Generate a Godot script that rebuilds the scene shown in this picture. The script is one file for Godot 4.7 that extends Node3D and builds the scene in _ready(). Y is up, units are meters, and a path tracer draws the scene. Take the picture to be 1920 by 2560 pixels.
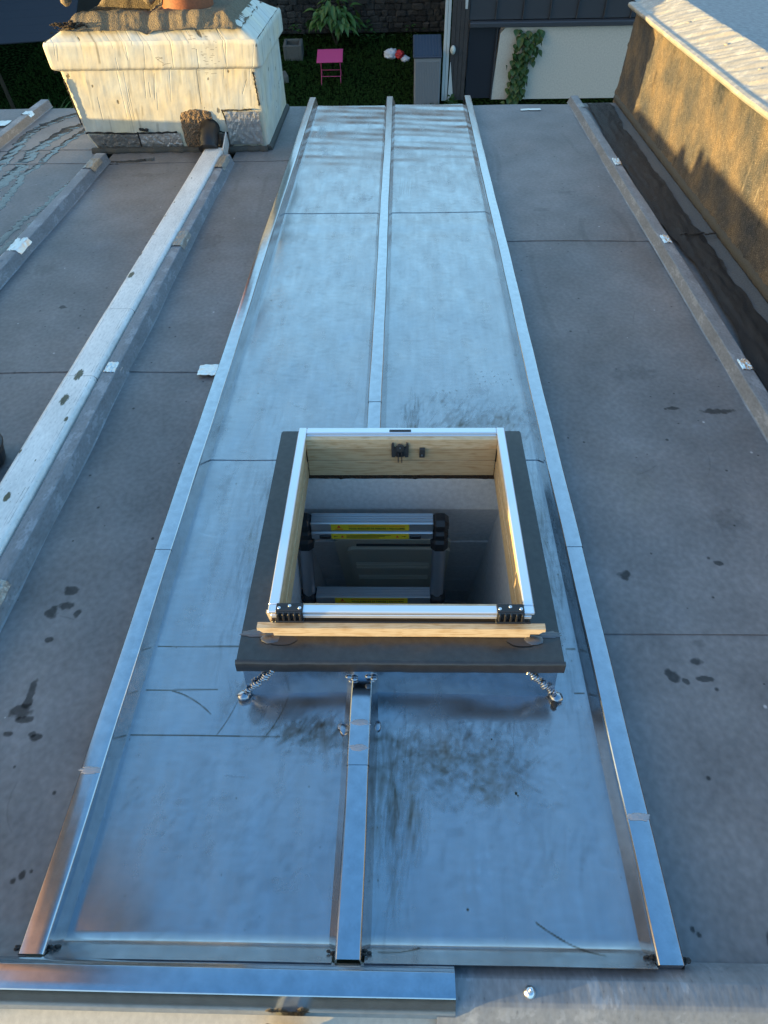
extends Node3D
# A zinc roof seen from its ridge. "Roof metres": x across, d down the slope, h off the sheets.

const PITCH := 12.0
var tilt := Transform3D(Basis(Vector3.RIGHT, -deg_to_rad(PITCH)), Vector3.ZERO)
var rng := RandomNumberGenerator.new()
var M := {}
var T := {}
var names := {}
var blob_mesh: ArrayMesh
var roll_noise := noise(77, 0.9, 2)

# ------------------------------------------------------------------ mesh builder
class Mb:
	var v := PackedVector3Array()
	var n := PackedVector3Array()
	var t := PackedVector2Array()

	func tri(a: Vector3, b: Vector3, c: Vector3, ua := Vector2.ZERO, ub := Vector2.ZERO, uc := Vector2.ZERO) -> void:
		var k := (c - a).cross(b - a)
		if k.length_squared() < 1e-16:
			return
		k = k.normalized()
		v.append_array([a, b, c])
		n.append_array([k, k, k])
		t.append_array([ua, ub, uc])

	func quad(a: Vector3, b: Vector3, c: Vector3, d: Vector3, s := 1.0) -> void:
		# a b c d clockwise seen from the front
		var w := a.distance_to(b) * s
		var l := b.distance_to(c) * s
		tri(a, b, c, Vector2(0, 0), Vector2(w, 0), Vector2(w, l))
		tri(a, c, d, Vector2(0, 0), Vector2(w, l), Vector2(0, l))

	# a box with chamfered edges; eight corner points may be moved by `warp`
	func box(c: Vector3, s: Vector3, bevel := 0.0, basis := Basis(), warp = null) -> void:
		var h := s * 0.5
		bevel = minf(bevel, minf(h.x, minf(h.y, h.z)) * 0.95)
		var pt := func(sx: float, sy: float, sz: float, axis: int) -> Vector3:
			var q := Vector3(sx * h.x, sy * h.y, sz * h.z)
			if axis != 0: q.x -= sx * bevel
			if axis != 1: q.y -= sy * bevel
			if axis != 2: q.z -= sz * bevel
			q = c + basis * q
			return warp.call(q) if warp != null else q
		for axis in 3:
			for sg in [-1.0, 1.0]:
				var u := (axis + 1) % 3
				var w := (axis + 2) % 3
				var cs := []
				for k in [[-1.0, -1.0], [-1.0, 1.0], [1.0, 1.0], [1.0, -1.0]]:
					var q := [0.0, 0.0, 0.0]
					q[axis] = sg; q[u] = k[0]; q[w] = k[1]
					cs.append(pt.call(q[0], q[1], q[2], axis))
				if sg > 0: quad(cs[0], cs[1], cs[2], cs[3])
				else: quad(cs[3], cs[2], cs[1], cs[0])
		if bevel <= 0.0:
			return
		for axis in 3:   # edges along axis
			var u := (axis + 1) % 3
			var w := (axis + 2) % 3
			for su in [-1.0, 1.0]:
				for sw in [-1.0, 1.0]:
					var e := []
					for k in [[-1.0, u], [1.0, u], [1.0, w], [-1.0, w]]:
						var q := [0.0, 0.0, 0.0]
						q[axis] = k[0]; q[u] = su; q[w] = sw
						e.append(pt.call(q[0], q[1], q[2], k[1]))
					if su * sw > 0: quad(e[3], e[2], e[1], e[0])
					else: quad(e[0], e[1], e[2], e[3])
		for sx in [-1.0, 1.0]:
			for sy in [-1.0, 1.0]:
				for sz in [-1.0, 1.0]:
					var a: Vector3 = pt.call(sx, sy, sz, 0)
					var b: Vector3 = pt.call(sx, sy, sz, 1)
					var d: Vector3 = pt.call(sx, sy, sz, 2)
					if sx * sy * sz > 0: tri(a, d, b)
					else: tri(a, b, d)

	# smooth surface from a function of (u, v) in 0..1
	func grid(f: Callable, nu: int, nv: int, uvf = null, flip := false) -> void:
		var P := []
		for j in nv + 1:
			var row := PackedVector3Array()
			for i in nu + 1:
				row.append(f.call(float(i) / nu, float(j) / nv))
			P.append(row)
		var N := []
		for j in nv + 1:
			var row := PackedVector3Array()
			for i in nu + 1:
				var du: Vector3 = P[j][mini(i + 1, nu)] - P[j][maxi(i - 1, 0)]
				var dv: Vector3 = P[mini(j + 1, nv)][i] - P[maxi(j - 1, 0)][i]
				if du.length_squared() < 1e-14:   # a pole: borrow the next row's direction
					var jj := j + 1 if j == 0 else j - 1
					du = P[jj][mini(i + 1, nu)] - P[jj][maxi(i - 1, 0)]
				var k := dv.cross(du)
				k = k.normalized() if k.length_squared() > 1e-18 else Vector3.UP
				row.append(-k if flip else k)
			N.append(row)
		for j in nv:
			for i in nu:
				var q := [[i, j], [i + 1, j], [i + 1, j + 1], [i, j + 1]]
				for k in ([0, 2, 1, 0, 3, 2] if flip else [0, 1, 2, 0, 2, 3]):
					var a: int = q[k][0]
					var b: int = q[k][1]
					v.append(P[b][a]); n.append(N[b][a])
					var uv := Vector2(float(a) / nu, float(b) / nv)
					t.append(uvf.call(P[b][a], uv) if uvf != null else uv)

	func tube(path: Array, radii, sides := 10, closed := true) -> void:
		var rings := []
		var nn := []
		for i in path.size():
			var dir: Vector3 = (path[mini(i + 1, path.size() - 1)] - path[maxi(i - 1, 0)]).normalized()
			var ref := Vector3.UP if absf(dir.y) < 0.9 else Vector3.RIGHT
			var x := dir.cross(ref).normalized()
			var y := x.cross(dir).normalized()
			var r: float = radii[i] if radii is Array else radii
			var ring := PackedVector3Array()
			var nr := PackedVector3Array()
			for k in sides:
				var a := TAU * k / sides
				var o := x * cos(a) + y * sin(a)
				ring.append(path[i] + o * r); nr.append(o)
			rings.append(ring); nn.append(nr)
		for i in path.size() - 1:
			for k in sides:
				var l := (k + 1) % sides
				for q in [[i, k], [i, l], [i + 1, l], [i, k], [i + 1, l], [i + 1, k]]:
					v.append(rings[q[0]][q[1]]); n.append(nn[q[0]][q[1]])
					t.append(Vector2(float(q[1]) / sides, float(q[0])))
		if closed:
			for e in [0, path.size() - 1]:
				for k in sides:
					var l := (k + 1) % sides
					if e == 0: tri(path[e], rings[e][l], rings[e][k])
					else: tri(path[e], rings[e][k], rings[e][l])

	# profile of (radius, height) round a vertical axis
	func lathe(at: Vector3, prof: Array, sides := 20) -> void:
		grid(func(u: float, w: float) -> Vector3:
			var f := w * (prof.size() - 1)
			var i := mini(int(f), prof.size() - 2)
			var q: Vector2 = prof[i].lerp(prof[i + 1], f - i)
			return at + Vector3(cos(u * TAU) * q.x, q.y, -sin(u * TAU) * q.x), sides, prof.size() - 1, null, true)

	# polygon in (a, b) carried along a third direction
	func prism(poly: Array, origin: Vector3, ea: Vector3, eb: Vector3, along: Vector3) -> void:
		var pk := PackedVector2Array(poly)
		var flip := Geometry2D.is_polygon_clockwise(pk) == (ea.cross(eb).dot(along) > 0)
		for i in pk.size():
			var p := origin + ea * pk[i].x + eb * pk[i].y
			var nx := pk[(i + 1) % pk.size()]
			var q := origin + ea * nx.x + eb * nx.y
			if flip: quad(p, q, q + along, p + along)
			else: quad(q, p, p + along, q + along)
		var ix := Geometry2D.triangulate_polygon(pk)
		for k in range(0, ix.size(), 3):
			var c := []
			for e in 3: c.append(origin + ea * pk[ix[k + e]].x + eb * pk[ix[k + e]].y)
			for side in 2:
				var o := along * float(side)
				var a: Vector3 = c[0] + o
				var b: Vector3 = c[1] + o
				var d: Vector3 = c[2] + o
				var want := along * (1.0 if side else -1.0)
				if (d - a).cross(b - a).dot(want) > 0: tri(a, b, d)
				else: tri(a, d, b)

	func mesh(base := Vector3.ZERO) -> ArrayMesh:
		var p := v.duplicate()
		for i in p.size(): p[i] -= base
		var a := []
		a.resize(Mesh.ARRAY_MAX)
		a[Mesh.ARRAY_VERTEX] = p
		a[Mesh.ARRAY_NORMAL] = n
		a[Mesh.ARRAY_TEX_UV] = t
		var m := ArrayMesh.new()
		m.add_surface_from_arrays(Mesh.PRIMITIVE_TRIANGLES, a)
		return m

# ------------------------------------------------------------------ node helpers
func P(x: float, d: float, h := 0.0) -> Vector3:
	return Vector3(x, h, -d)

func numbered(called: String) -> String:
	names[called] = names.get(called, -1) + 1
	return called if names[called] == 0 else "%s_%03d" % [called, names[called]]

func thing(called: String, label: String, category: String, base: Vector3, group := "", kind := "", on_roof := true) -> Node3D:
	var o := Node3D.new()
	o.name = numbered(called)
	add_child(o)
	o.transform = (tilt if on_roof else Transform3D()) * Transform3D(Basis(), base)
	o.set_meta("base", base)
	if label: o.set_meta("label", label)
	if category: o.set_meta("category", category)
	if group: o.set_meta("group", group)
	if kind: o.set_meta("kind", kind)
	return o

# a part: its mesh is written in the same metres as its thing
func part(root: Node3D, called: String, mb: Mb, m: Material, under: Node3D = null, label := "") -> MeshInstance3D:
	var o := MeshInstance3D.new()
	o.name = called
	o.mesh = mb.mesh(root.get_meta("base"))
	o.material_override = m
	o.mesh.surface_set_material(0, m)
	if label: o.set_meta("label", label)
	(under if under else root).add_child(o, true)
	return o

# a part that shares a mesh
func piece(root: Node3D, called: String, shared: Mesh, m: Material, at: Transform3D, under: Node3D = null) -> MeshInstance3D:
	var o := MeshInstance3D.new()
	o.name = called
	o.mesh = shared
	o.material_override = m
	o.transform = Transform3D(at.basis, at.origin - root.get_meta("base"))
	(under if under else root).add_child(o, true)
	return o

func lin(r: float, g: float, b: float) -> Color:
	return Color(r, g, b).linear_to_srgb()

func mat(called: String, c: Color, rough := 0.6, metal := 0.0) -> StandardMaterial3D:
	var m := StandardMaterial3D.new()
	m.resource_name = called
	m.albedo_color = c
	m.roughness = rough
	m.metallic = metal
	M[called] = m
	return m

# ------------------------------------------------------------------ textures
func noise(sd: int, freq: float, oct := 4, kind := FastNoiseLite.TYPE_SIMPLEX_SMOOTH) -> FastNoiseLite:
	var f := FastNoiseLite.new()
	f.seed = sd; f.frequency = freq; f.noise_type = kind
	f.fractal_octaves = oct
	f.fractal_type = FastNoiseLite.FRACTAL_FBM if oct > 1 else FastNoiseLite.FRACTAL_NONE
	return f

func grey(w: int, h: int, sd: int, freq: float, oct := 4, sx := 1, sy := 1, tile := false) -> PackedByteArray:
	var f := noise(sd, freq, oct)
	var im := f.get_seamless_image(maxi(w / sx, 8), maxi(h / sy, 8)) if tile else f.get_image(maxi(w / sx, 8), maxi(h / sy, 8))
	if sx != 1 or sy != 1: im.resize(w, h, Image.INTERPOLATE_CUBIC)
	im.convert(Image.FORMAT_L8)
	return im.get_data()

func tex(w: int, h: int, fmt: int, data: PackedByteArray) -> ImageTexture:
	return ImageTexture.create_from_image(Image.create_from_data(w, h, false, fmt, data))

# a soft-edged ragged blot added to a one-byte buffer
func blot(buf: PackedByteArray, w: int, h: int, cx: float, cy: float, rx: float, ry: float, add: float, nz: FastNoiseLite, ragged := 0.5, soft := 0.25, turn := 0.0) -> PackedByteArray:
	var r := maxf(rx, ry) * (1.0 + ragged) + 2.0
	for y in range(maxi(0, int(cy - r)), mini(h, int(cy + r))):
		for x in range(maxi(0, int(cx - r)), mini(w, int(cx + r))):
			var p := Vector2(x - cx, y - cy).rotated(-turn)
			var e := sqrt(p.x * p.x / (rx * rx) + p.y * p.y / (ry * ry)) + ragged * nz.get_noise_2d(x, y)
			var k := clampf((1.0 - e) / soft, 0.0, 1.0)
			if k > 0.0:
				var i := y * w + x
				buf[i] = clampi(int(buf[i] + add * k), 0, 255)
	return buf

func stroke(buf: PackedByteArray, w: int, h: int, a: Vector2, b: Vector2, wide: float, add: float, bow := 0.0) -> PackedByteArray:
	var steps := int(a.distance_to(b)) + 1
	add /= maxf(1.0, 2.0 * wide)
	var side := (b - a).orthogonal().normalized() * bow
	for s in steps:
		var f := float(s) / steps
		var c := a.lerp(b, f) + side * (4.0 * f * (1.0 - f))
		for y in range(int(c.y - wide), int(c.y + wide) + 1):
			for x in range(int(c.x - wide), int(c.x + wide) + 1):
				if x < 0 or y < 0 or x >= w or y >= h: continue
				var k := clampf(wide + 0.5 - Vector2(x, y).distance_to(c), 0.0, 1.0)
				var i := y * w + x
				buf[i] = clampi(int(buf[i] + add * k), 0, 255)
	return buf

# three tones from one byte of "tone" and one byte of "warmth"
func colour_map(w: int, h: int, tone: PackedByteArray, warm: PackedByteArray, swing: Vector3) -> ImageTexture:
	var o := PackedByteArray()
	o.resize(w * h * 3)
	var j := 0
	for i in w * h:
		var t := tone[i]
		var k := warm[i] - 128
		o[j] = clampi(t + int(k * swing.x), 0, 255)
		o[j + 1] = clampi(t + int(k * swing.y), 0, 255)
		o[j + 2] = clampi(t + int(k * swing.z), 0, 255)
		j += 3
	return tex(w, h, Image.FORMAT_RGB8, o)

func height_noise(sd: int, freq: float, oct := 4, size := 512) -> ImageTexture:
	return ImageTexture.create_from_image(noise(sd, freq, oct).get_seamless_image(size, size))

func bump(m: StandardMaterial3D, t: Texture2D, cm: float) -> void:
	m.heightmap_enabled = true
	m.heightmap_texture = t
	m.heightmap_scale = cm

func triplanar(m: StandardMaterial3D, s: Vector3) -> void:
	m.uv1_triplanar = true
	m.uv1_scale = s
	m.uv1_triplanar_sharpness = 4.0

const OLD_X0 := -3.0
const OLD_W := 4.4
const OLD_D := 5.0
const NEW_X0 := -0.58
const NEW_W := 1.0

func old_uv(p: Vector3, _u: Vector2) -> Vector2:
	return Vector2((p.x - OLD_X0) / OLD_W, -p.z / OLD_D)

func new_uv(p: Vector3, _u: Vector2) -> Vector2:
	return Vector2((p.x - NEW_X0) / NEW_W, -p.z / OLD_D)

func make_textures() -> void:
	# --- weathered zinc: one map for the whole roof
	var w := 2048
	var h := 2048
	var a := grey(w, h, 11, 0.004, 5, 2, 2)
	var b := grey(w, h, 12, 0.02, 4, 2, 2)
	var c := grey(w, h, 13, 0.11, 2)
	var wm := grey(w, h, 14, 0.006, 4, 2, 2)
	var tone := PackedByteArray()
	tone.resize(w * h)
	for i in w * h:
		tone[i] = clampi(152 + (a[i] - 128) / 8 + (b[i] - 128) / 9 + (c[i] - 128) / 9, 0, 255)
	var nz := noise(21, 0.06, 3)
	var sx := w / OLD_W
	var sd := h / OLD_D
	for q in [[-0.751, 1.017, 0.022, 0.016], [-0.775, 0.955, 0.014, 0.02], [-0.75, 0.975, 0.018, 0.012], [-0.718, 0.952, 0.009, 0.012], [-0.757, 0.885, 0.010, 0.008], [-0.745, 0.75, 0.010, 0.04], [-0.75, 0.714, 0.025, 0.016],
			[-0.70, 0.66, 0.012, 0.008], [-0.735, 0.697, 0.02, 0.008], [-0.709, 0.667, 0.008, 0.008], [-0.755, 0.667, 0.010, 0.006], [-0.641, 0.403, 0.006, 0.006], [-0.63, 0.412, 0.006, 0.008], [-0.617, 0.419, 0.004, 0.006], [-1.235, 2.341, 0.015, 0.015],
			[0.910, 1.702, 0.045, 0.014], [0.794, 1.718, 0.02, 0.008], [0.505, 1.071, 0.014, 0.016], [0.729, 1.109, 0.012, 0.008], [0.543, 0.807, 0.015, 0.016], [0.596, 0.841, 0.014, 0.010], [0.567, 0.793, 0.008, 0.010], [0.605, 0.80, 0.02, 0.007], [0.575, 0.340, 0.014, 0.016], [0.451, 0.349, 0.004, 0.006], [0.458, 0.341, 0.004, 0.004]]:
		tone = blot(tone, w, h, (q[0] - OLD_X0) * sx, q[1] * sd, q[2] * sx, q[3] * sd, -78, nz, 0.6, 0.3)
	for q in [[-1.414, 2.649, 0.06, 0.06], [-1.305, 3.704, 0.09, 0.03], [0.62, 0.885, 0.02, 0.012], [0.80, 1.25, 0.05, 0.05], [0.72, 1.9, 0.08, 0.05], [-0.80, 2.9, 0.05, 0.09], [0.75, 3.4, 0.05, 0.03], [0.62, 3.2, 0.04, 0.03]]:
		tone = blot(tone, w, h, (q[0] - OLD_X0) * sx, q[1] * sd, q[2] * sx, q[3] * sd, -18, nz, 0.7, 0.5)
	for i in 900:   # specks of grit and bird dirt
		var x := rng.randf() * w
		var y := rng.randf() * h
		var r := rng.randf_range(0.7, 2.2)
		tone = blot(tone, w, h, x, y, r, r, -85.0 if rng.randf() < 0.86 else 90.0, nz, 0.4, 0.6)
	for i in 130:   # faint runs down the slope
		var p := Vector2(rng.randf() * w, rng.randf() * h)
		tone = stroke(tone, w, h, p, p + Vector2(rng.randfn() * 10, rng.randf_range(40, 260)), rng.randf_range(2, 7), rng.randf_range(-13, 11), rng.randfn() * 6)
	for i in 240:   # fine scuffs
		var p := Vector2(rng.randf() * w, rng.randf() * h)
		var e := p + Vector2.from_angle(rng.randf() * TAU) * rng.randf_range(6, 46)
		tone = stroke(tone, w, h, p, e, 0.6, rng.randf_range(-26, -8) if rng.randf() < 0.8 else 16.0, rng.randf_range(-6, 6))
	T.old_albedo = colour_map(w, h, tone, wm, Vector3(0.04, 0.01, -0.03))
	# --- new zinc: tone, warmth and gloss
	w = 1024
	h = 2048
	a = grey(w, h, 31, 0.012, 4)
	b = grey(w, h, 32, 0.05, 3, 1, 6)
	c = grey(w, h, 33, 0.16, 2, 8, 1)
	wm = grey(w, h, 34, 0.01, 4)
	tone = PackedByteArray()
	tone.resize(w * h)
	var rough := PackedByteArray()
	rough.resize(w * h)
	for i in w * h:
		var k := (a[i] - 128) / 14 + (b[i] - 128) / 20 + (c[i] - 128) / 17
		tone[i] = clampi(200 + k, 0, 255)
		rough[i] = clampi(54 - k + (wm[i] - 128) / 7, 20, 255)
	var spot := func(x: float, d: float) -> Vector2: return Vector2((x - NEW_X0) / NEW_W * w, d / OLD_D * h)
	for q in [   # x, d, rx, rd, darkness, dullness: wiped flux, boot dirt, old tape
			[0.02, 1.60, 0.03, 0.11, -34, 60], [0.20, 1.63, 0.12, 0.09, -40, 62], [0.12, 1.76, 0.07, 0.05, -22, 40], [0.31, 1.66, 0.06, 0.09, -30, 50], [0.24, 1.80, 0.05, 0.03, -18, 30],
			[-0.03, 0.60, 0.035, 0.12, -54, 60], [0.05, 0.64, 0.07, 0.05, -48, 60], [0.14, 0.66, 0.10, 0.035, -44, 60], [0.01, 0.50, 0.03, 0.09, -38, 50], [0.17, 0.58, 0.07, 0.05, -26, 36], [0.24, 0.68, 0.05, 0.03, -32, 40], [0.08, 0.54, 0.06, 0.025, -26, 40], [-0.02, 0.43, 0.02, 0.07, -24, 36], [0.27, 0.74, 0.04, 0.02, -40, 44],
			[-0.19, 0.68, 0.06, 0.025, -50, 52], [-0.14, 0.65, 0.04, 0.06, -40, 50], [-0.25, 0.71, 0.05, 0.02, -36, 40], [-0.22, 0.60, 0.012, 0.06, -24, 26], [-0.34, 0.74, 0.03, 0.05, -28, 34], [-0.32, 0.77, 0.02, 0.03, -46, 50],
			[-0.462, 1.38, 0.022, 0.10, -30, 44], [-0.44, 1.10, 0.022, 0.22, -16, 30], [-0.36, 1.38, 0.02, 0.10, -14, 24], [-0.46, 4.35, 0.03, 0.12, -44, 66], [-0.42, 4.05, 0.02, 0.06, -22, 44], [-0.40, 3.98, 0.025, 0.05, -20, 40], [-0.18, 3.35, 0.06, 0.05, -16, 26],
			[0.34, 1.2, 0.02, 0.2, -18, 30], [0.335, 0.95, 0.012, 0.09, -34, 40], [-0.52, 1.62, 0.02, 0.05, -20, 30], [-0.24, 1.56, 0.10, 0.05, -18, 30], [-0.20, 0.40, 0.14, 0.03, -10, 20], [-0.42, 0.50, 0.10, 0.10, -8, 16], [0.20, 0.42, 0.14, 0.06, 8, -14], [0.05, 2.6, 0.14, 0.2, 6, -12], [-0.3, 2.4, 0.16, 0.3, 6, -10]]:
		var s: Vector2 = spot.call(q[0], q[1])
		var rx: float = q[2] / NEW_W * w
		var ry: float = q[3] / OLD_D * h
		nz.frequency = 0.03 + 0.05 * rng.randf()
		nz.fractal_octaves = 5
		tone = blot(tone, w, h, s.x, s.y, rx, ry, q[4] * 0.55, nz, 1.0, 1.3)
		rough = blot(rough, w, h, s.x, s.y, rx, ry, q[5] * 0.7, nz, 1.1, 1.0)
	# wiping and brush strokes: x, d, spread, count, direction, bow, depth
	for q in [[0.20, 1.64, 0.13, 0.08, 160, 0.5, 5, -9], [0.03, 1.60, 0.02, 0.10, 60, 1.5, 2, -10], [0.10, 0.62, 0.13, 0.06, 260, 0.1, 8, -9], [-0.01, 0.50, 0.03, 0.11, 120, 1.4, 3, -8], [-0.19, 0.67, 0.07, 0.03, 90, 0.3, 4, -9], [-0.36, 1.15, 0.03, 0.25, 110, 1.55, 1, -5], [0.335, 1.1, 0.02, 0.28, 130, 1.6, 1, -7], [-0.3, 2.4, 0.18, 0.7, 160, 0.05, 2, -4], [0.15, 2.4, 0.18, 0.7, 160, 0.05, 2, -4], [-0.3, 4.0, 0.18, 0.6, 200, 0.0, 1, -5], [0.15, 4.0, 0.18, 0.6, 200, 0.0, 1, -5], [-0.32, 0.5, 0.16, 0.12, 80, 0.3, 6, -4], [0.2, 0.45, 0.14, 0.08, 60, 0.6, 6, 5]]:
		for i in int(q[4] * 3.5):
			var s: Vector2 = spot.call(q[0] + rng.randfn() * q[2] * 0.7, q[1] + rng.randfn() * q[3] * 0.7)
			var e := s + Vector2.from_angle(q[5] + rng.randfn() * 0.25) * rng.randf_range(8, 40)
			var bow: float = rng.randf_range(-0.4, 0.4) * q[6]
			var wd := 0.8 + 3.0 * pow(rng.randf(), 2.0)
			var k: float = q[7] * rng.randf_range(-0.25, 0.95)
			tone = stroke(tone, w, h, s, e, wd, k, bow)
			rough = stroke(rough, w, h, s, e, wd, -k * 1.5, bow)
	# parallel finger marks by the eave and a boot tread behind the window
	for i in 6:
		var x := -0.02 + i * 0.011
		tone = stroke(tone, w, h, spot.call(x, 3.36 + 0.02 * (i % 3)), spot.call(x + 0.01, 3.62 - 0.05 * (i % 2)), 0.8, -46)
		tone = stroke(tone, w, h, spot.call(-0.49 + i * 0.012, 4.22), spot.call(-0.485 + i * 0.012, 4.47), 0.9, -36)
	for i in 7:
		for j in 3:
			var s: Vector2 = spot.call(0.235 + i * 0.017 - j * 0.004, 1.84 + j * 0.028 + (i % 2) * 0.010)
			if rng.randf() < 0.25: continue
			var e := s + Vector2(rng.randf_range(2, 6), (3 if i % 2 else -3) * rng.randf_range(0.4, 1.1))
			tone = stroke(tone, w, h, s, e, rng.randf_range(0.8, 1.5), rng.randf_range(-44, -16))
			rough = stroke(rough, w, h, s, e, 1.3, 40)
	for i in 4:
		var s: Vector2 = spot.call(0.10 + i * 0.02, 1.80 + 0.01 * (i % 2))
		tone = stroke(tone, w, h, s, s + Vector2(6, -3), 1.2, -46)
	# a damp boot print on the right-hand near sheet
	for i in 9:
		var s: Vector2 = spot.call(0.10 + 0.022 * (i % 3) + 0.008 * rng.randf(), 0.40 + 0.025 * (i / 3) + 0.006 * rng.randf())
		rough = blot(rough, w, h, s.x, s.y, 5, 3, -34, nz, 0.8, 0.4, rng.randf() * 3)
		tone = blot(tone, w, h, s.x, s.y, 5, 3, 9, nz, 0.8, 0.4)
	for i in 500:   # bright hairline scratches
		var s := Vector2(rng.randf() * w, rng.randf() * h)
		var e := s + Vector2.from_angle(rng.randfn() * 0.5 + (0.0 if rng.randf() < 0.6 else 1.57)) * rng.randf_range(6, 50)
		var k := rng.randf_range(-26, 22)
		tone = stroke(tone, w, h, s, e, 0.5, k, rng.randf_range(-3, 3))
		rough = stroke(rough, w, h, s, e, 0.5, -k)
	# setting-out lines scribed by the roofer
	for q in [[-0.516, 0.869, -0.342, 0.871, 0], [-0.514, 0.764, -0.369, 0.767, 0], [-0.519, 0.667, -0.231, 0.666, 0], [-0.461, 0.763, -0.372, 0.711, -3], [-0.326, 0.739, -0.354, 0.668, -2], [-0.226, 0.750, -0.259, 0.669, -3], [0.210, 0.354, 0.306, 0.306, 2], [-0.036, 0.305, 0.028, 0.316, 2], [0.34, 0.868, 0.36, 0.868, 0], [0.34, 0.764, 0.36, 0.764, 0]]:
		tone = stroke(tone, w, h, spot.call(q[0], q[1]), spot.call(q[2], q[3]), 0.6, -100, q[4])
	for i in 260:
		var s := Vector2(rng.randf() * w, rng.randf() * h)
		var r := rng.randf_range(0.5, 1.2)
		tone = blot(tone, w, h, s.x, s.y, r, r * 0.6, -110, nz, 0.3, 0.6)
	for i in 700:   # grit along the feet of the battens
		var s: Vector2 = spot.call([CAPS[0] + 0.030, CAPS[1] - 0.030, CAPS[1] + 0.030, CAPS[2] - 0.030][i % 4] + rng.randfn() * 0.010, 0.33 + rng.randf() * 4.4)
		var r := rng.randf_range(0.6, 1.6)
		tone = blot(tone, w, h, s.x, s.y, r, r * 0.7, rng.randf_range(-80, -20), nz, 0.5, 0.6)
	for q in [[-0.479, 2.385, 2.6], [-0.461, 2.273, 1.6], [-0.309, 2.243, 1.4], [-0.44, 1.796, 1.8], [-0.438, 1.385, 1.8], [0.202, 0.561, 2.4], [0.205, 0.556, 1.6], [0.104, 0.371, 2.2], [0.168, 0.664, 1.8]]:
		var s: Vector2 = spot.call(q[0], q[1])
		tone = blot(tone, w, h, s.x, s.y, q[2], q[2] * 0.5, -150, nz, 0.5, 0.4)
	for i in w * h:   # dirt is warmer than metal
		wm[i] = clampi(128 + maxi(0, 190 - tone[i]) / 2 + (wm[i] - 128) / 8, 0, 255)
	T.new_albedo = colour_map(w, h, tone, wm, Vector3(0.28, 0.08, -0.22))
	T.new_rough = tex(w, h, Image.FORMAT_L8, rough)
	# --- fine grain shared by many
	w = 512
	h = 512
	a = grey(w, h, 41, 0.05, 4, 1, 1, true)
	b = grey(w, h, 42, 0.3, 1, 1, 1, true)
	tone = PackedByteArray()
	tone.resize(w * h)
	for i in w * h: tone[i] = clampi(205 + (a[i] - 128) / 4 + (b[i] - 128) / 5, 0, 255)
	T.grain = tex(w, h, Image.FORMAT_L8, tone)
	for i in w * h: tone[i] = clampi(238 + (a[i] - 128) / 9 + (b[i] - 128) / 22, 0, 255)
	T.soft = tex(w, h, Image.FORMAT_L8, tone)
	a = grey(w, h, 43, 0.012, 5, 1, 1, true)
	c = grey(w, h, 44, 0.09, 3, 1, 1, true)
	for i in w * h: tone[i] = clampi(196 + (a[i] - 128) / 6 + (c[i] - 128) / 7 + (16 if a[i] + c[i] / 3 > 226 else 0) - (26 if c[i] < 40 else 0), 0, 255)
	T.oxide = tex(w, h, Image.FORMAT_L8, tone)
	# --- pine
	a = grey(w, h, 51, 0.02, 3, 1, 1, true)
	var f := noise(52, 0.35, 2)
	var g := noise(53, 0.05, 2)
	var o := PackedByteArray()
	o.resize(w * h * 3)
	for y in h:
		for x in w:
			var r := 0.5 + 0.5 * sin((y + 22.0 * g.get_noise_2d(x * 0.08, y * 0.55)) * 0.33)
			var k := pow(r, 3.0) * 0.55 + 0.25 * f.get_noise_2d(x * 0.05, y) + (a[y * w + x] - 128) / 420.0
			var col := Color(0.93, 0.86, 0.74).lerp(Color(0.74, 0.60, 0.43), clampf(k * 0.8, 0.0, 1.0))
			var i := (y * w + x) * 3
			o[i] = int(col.r * 255); o[i + 1] = int(col.g * 255); o[i + 2] = int(col.b * 255)
	T.pine = tex(w, h, Image.FORMAT_RGB8, o)
	# --- white roofing membrane painted over fleece: streaks, hairline cracks
	w = 1024
	h = 512
	a = grey(w, h, 61, 0.02, 4)
	b = grey(w, h, 62, 0.05, 3, 1, 8)
	c = grey(w, h, 63, 0.006, 3)
	tone = PackedByteArray()
	tone.resize(w * h)
	var hb := PackedByteArray()
	hb.resize(w * h)
	for i in w * h:
		tone[i] = clampi(228 + (b[i] - 140) / 13 + (a[i] - 128) / 12, 0, 255)
		hb[i] = clampi(128 + (b[i] - 128) / 5 + (a[i] - 128) / 4, 0, 255)
	for i in 55:   # fleece edges and drips, mostly upright
		var x := rng.randf() * w
		var y := rng.randf() * h * 0.7
		var len := rng.randf_range(30, 190)
		var e := Vector2(x + rng.randfn() * 8, y + len)
		tone = stroke(tone, w, h, Vector2(x, y), e, rng.randf_range(0.7, 1.5), rng.randf_range(-52, -14), rng.randfn() * 4)
		hb = stroke(hb, w, h, Vector2(x, y), e, 1.2, -60, 0)
	for i in 60:   # the weave shows in places
		var x := 330.0 + rng.randf() * 90.0
		var y := 90.0 + rng.randf() * 160.0
		tone = stroke(tone, w, h, Vector2(x, y), Vector2(x + rng.randf_range(3, 12), y), 0.9, -60)
	for i in 6:
		var p := Vector2(rng.randf() * w, rng.randf() * h)
		for k in 9:
			var e := p + Vector2(rng.randfn() * 14 + 6, rng.randfn() * 7)
			tone = stroke(tone, w, h, p, e, 0.7, -90)
			p = e
	nz.frequency = 0.05
	for i in 40:   # flaked places where the dark undercoat shows
		var p := Vector2(rng.randf() * w, rng.randf() * h)
		var rr := rng.randf_range(1.5, 6.0)
		tone = blot(tone, w, h, p.x, p.y, rr, rr * 1.6, -95, nz, 1.2, 0.3)
		hb = blot(hb, w, h, p.x, p.y, rr, rr * 1.6, -60, nz, 1.2, 0.3)
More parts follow.
